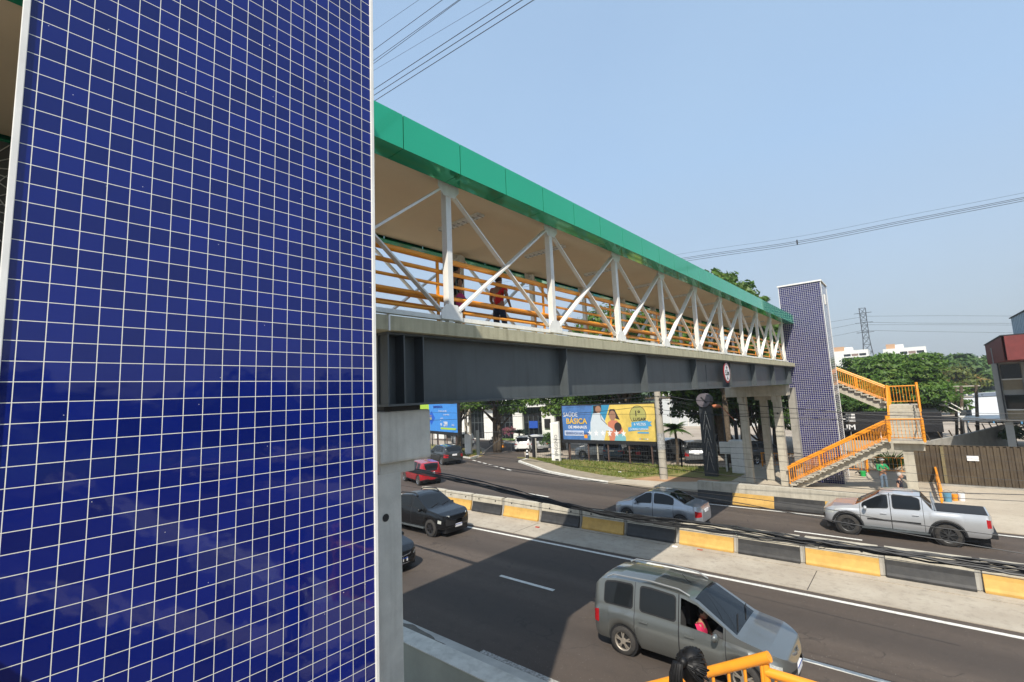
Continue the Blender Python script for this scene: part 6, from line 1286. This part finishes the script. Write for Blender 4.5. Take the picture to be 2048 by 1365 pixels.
def corr(P0, P1, z0_, z1_, m_, nm, d=.22):
    P0, P1 = Vector((*P0, 0)), Vector((*P1, 0)); T_ = (P1 - P0).normalized(); N_ = Vector((T_.y, -T_.x, 0)); L_ = (P1 - P0).length; n = int(L_ / d); pts = []
    for k in range(n): pts += [(k * d, 0), (k * d + d * .45, 0), (k * d + d * .55, .05), (k * d + d * .9, .05)]
    q = [P0 + T_ * a + N_ * b for a, b in pts]; return MB().add([(p.x, p.y, z) for z in (z0_, z1_) for p in q], [(i, i + 1, len(q) + i + 1, len(q) + i) for i in range(len(q) - 1)]).build(nm, m_, t, fix=False)
def hood(pa, pb, da, db, zt, zb, m_, nm, d, back):
    a = U(*pa, D=da); b = U(*pb, D=db); P0 = (a.x - bx, a.y - 46); P1 = (b.x - bx, b.y - 46); corr(P0, P1, zb, zt, m_, nm, d)
    T_ = (Vector(P1) - Vector(P0)).normalized(); N_ = Vector((-T_.y, T_.x)); p0, p1 = Vector(P0) + N_ * .06, Vector(P1) + N_ * .06
    MB().poly([tuple(p0), tuple(p1), tuple(p1 + N_ * back + T_ * .5), tuple(p0 + N_ * back)], zb + .03, zt - .02).build(nm + '_box', m_, t); MB().poly([tuple(Vector(P0) - N_ * .1 - T_ * .05), tuple(Vector(P1) - N_ * .1), tuple(p1 + N_ * back), tuple(p0 + N_ * back - T_ * .05)], zt - .01, zt + .05).build('awning_edge', M['dark'], t)
za = U(1957, 692, D=36).z; zb_ = U(1961, 731, D=36).z; hood((1957, 710), (2040, 700), 36, 27.5, za, zb_, mr, 'red_awning', .2, 3.5)
bs = mat('pale_blue_sheet', (0.36, 0.44, 0.50), .45, var=.08); za = U(2017, 638, D=33).z; zb_ = U(2024, 679, D=33).z; hood((2019, 660), (2120, 610), 33, 26, za, zb_, bs, 'upper_cladding', .5, 5)
MB().box(.1, .5, .3, .7, 0, 3.0).build('pillar', gb, t); MB().box(8, 8.5, .3, .7, 0, 3.0).build('pillar', gb, t)
t = empty('canopy_shelter', 'flat white roofed shelter beside the grey building, above the boundary wall', 'shelter', (3.6, 58, 0)); MB().box(-.8, 5, -2, 4, 2.35, 2.5).build('roof', M['white'], t); [MB().box(x, x + .12, y, y + .12, 0, 2.35).build('post', M['offwhite'], t) for x in (-.6, 4.5) for y in (-1.8, 3.6)]
# shed with pale roof
a = U(1913, 800, Y=92); t = empty('long_shed', 'long shed with pale sheet roof, dark roof panels and blue posts, right of the stairs', 'building', (3.8, 90, 0)); rm = mat('pale_roof_sheet', (0.56, 0.56, 0.55), .5, var=.06)
MB().add([(0, 0, .9), (14, -9, 1.6), (15, 2, 4.4), (1, 8, 3.6)], [(0, 1, 2, 3)]).add([(0, 0, .8), (14, -9, 1.5), (15, 2, 4.3), (1, 8, 3.5)], [(3, 2, 1, 0)]).build('roof', rm, t)
MB().add([(.8, 6.2, 3.06), (14.6, -.5, 3.83), (14.9, 1.5, 4.32), (1.0, 7.6, 3.53)], [(0, 1, 2, 3)]).build('solar_panels', mat('grey_panel', (0.12, 0.13, 0.15), .3), t, loc=(0, 0, .04))
MB().add([(0, 0, .9), (14, -9, 1.6), (14, -9, .75), (0, 0, .05)], [(0, 1, 2, 3)]).build('fascia', mat('grey_fascia', (0.30, 0.31, 0.31), .6), t, loc=(0, -.02, 0))
for k in range(6): u = (k + .5) / 6; MB().box(14 * u - .08, 14 * u + .08, -9 * u - .08, -9 * u + .08, -1.5, .4 + .5 * u).build('blue_post', mat('blue_post_paint', (0.06, 0.20, 0.36), .5), t)
MB().box(-4, 13, 1, 9, -2, .3).build('dark_interior', dk, t)
# hazy apartment blocks
def block(label, px0, px1, pt, pb, Y, crown):
    a, b = U(px0, pt, Y=Y), U(px1, pt, Y=Y); W = b.x - a.x; z1_ = (a.z + b.z) / 2; z0_ = 0; t = empty('apartment_block', label, 'building', (a.x, Y, 0), group='white apartment blocks in the haze')
    MB().box(0, W, 0, 12, 0, z1_).build('wall', M['white'], t)
    for k in range(6):
        z = z1_ - 1.5 - k * 2.35
        if z < 2: break
        for j in range(3): MB().box(W * (.40 + .19 * j), W * (.40 + .19 * j) + W * .17, -.06, -.002, z - 1.0, z).build('window', [M['glass'], mat('brown_blind', (0.2, 0.13, 0.1), .7)][(k + j) % 2], t)
        MB().box(W * .37, W * 1.01, -.8, 0, z - 1.55, z - 1.05).build('balcony', M['white'], t)
    MB().box(W * crown[0], W * crown[1], 2, 8, z1_, z1_ + 2.0).build('roof_house', mat('orange_roof_house', (0.45, 0.27, 0.15), .8), t); MB().box(W * crown[1], W * (crown[1] + .2), 2, 8, z1_, z1_ + 1.6).build('roof_house', M['white'], t)
    return t
block('left white apartment block with an orange roof house, beside the pylon foot', 1655, 1736, 702, 735, 250, (.05, .42)); block('right white apartment block with four rows of balconies and an orange roof house', 1765, 1852, 696, 730, 250, (.08, .30))
t = empty('warehouse', 'long low cream buildings on the hazy ridge left of the red awning', 'building', (U(1905, 722, Y=420).x, 420, 10)); MB().box(0, 28, 0, 10, 0, U(1950, 718, Y=420).z - 10).build('wall', mat('cream_wall', (0.55, 0.45, 0.34), .8), t); MB().box(-.5, 28.5, -.5, 10.5, U(1950, 718, Y=420).z - 10, U(1950, 716, Y=420).z - 9.6).build('roof', M['offwhite'], t)
t = empty('warehouse', 'grey roofed hall on the hazy ridge behind the round trees', 'building', (U(1868, 722, Y=400).x, 400, 10)); MB().box(0, 16, 0, 10, 0, 8.0).build('wall', M['offwhite'], t); MB().extr([(-1, 8.0), (8, 10.4), (17, 8.0)], (0, -.5, 0), (1, 0, 0), (0, 0, 1), (0, 1, 0), 11).build('roof', M['steel'], t)
# litter
for i, (x, y) in enumerate(((1075, 1055), (1350, 1094), (1400, 1101), (1240, 948), (1392, 1160))):
    p = U(x, y, Z=.03); tag(MB().box(p.x - .10, p.x + .10, p.y - .05, p.y + .05, .02 if y > 1000 else .12, .06 if y > 1000 else .2).build('litter', M['red_lamp'] if i in (0, 2) else M['plate'], bevel=.01), ('red' if i in (0, 2) else 'white') + [' wrapper lying below a yellow barrier left of the bridge shadow', ' foam tray lying at the foot of the black barrier', ' wrapper lying below the yellow barrier right of the foam tray', ' paper scrap on the verge in front of the billboard', ' paper scrap on the road beside the minivan'][i], 'litter')
# ================================================================== haze
hz = MB().box(-520, 520, -40, 940, -1.6, 60).mesh('haze'); hm = bpy.data.materials.new('haze_air'); hm.use_nodes = True; nt = hm.node_tree; nt.nodes.remove(nt.nodes['Principled BSDF'])
pv = nt.nodes.new('ShaderNodeVolumePrincipled'); pv.inputs['Color'].default_value = (.86, .90, .95, 1); pv.inputs['Density'].default_value = .0007; pv.inputs['Anisotropy'].default_value = .35
nt.links.new(pv.outputs[0], nt.nodes['Material Output'].inputs['Volume']); o = link('haze', hz, hm); o['kind'] = 'stuff'; o.display_type = 'WIRE'
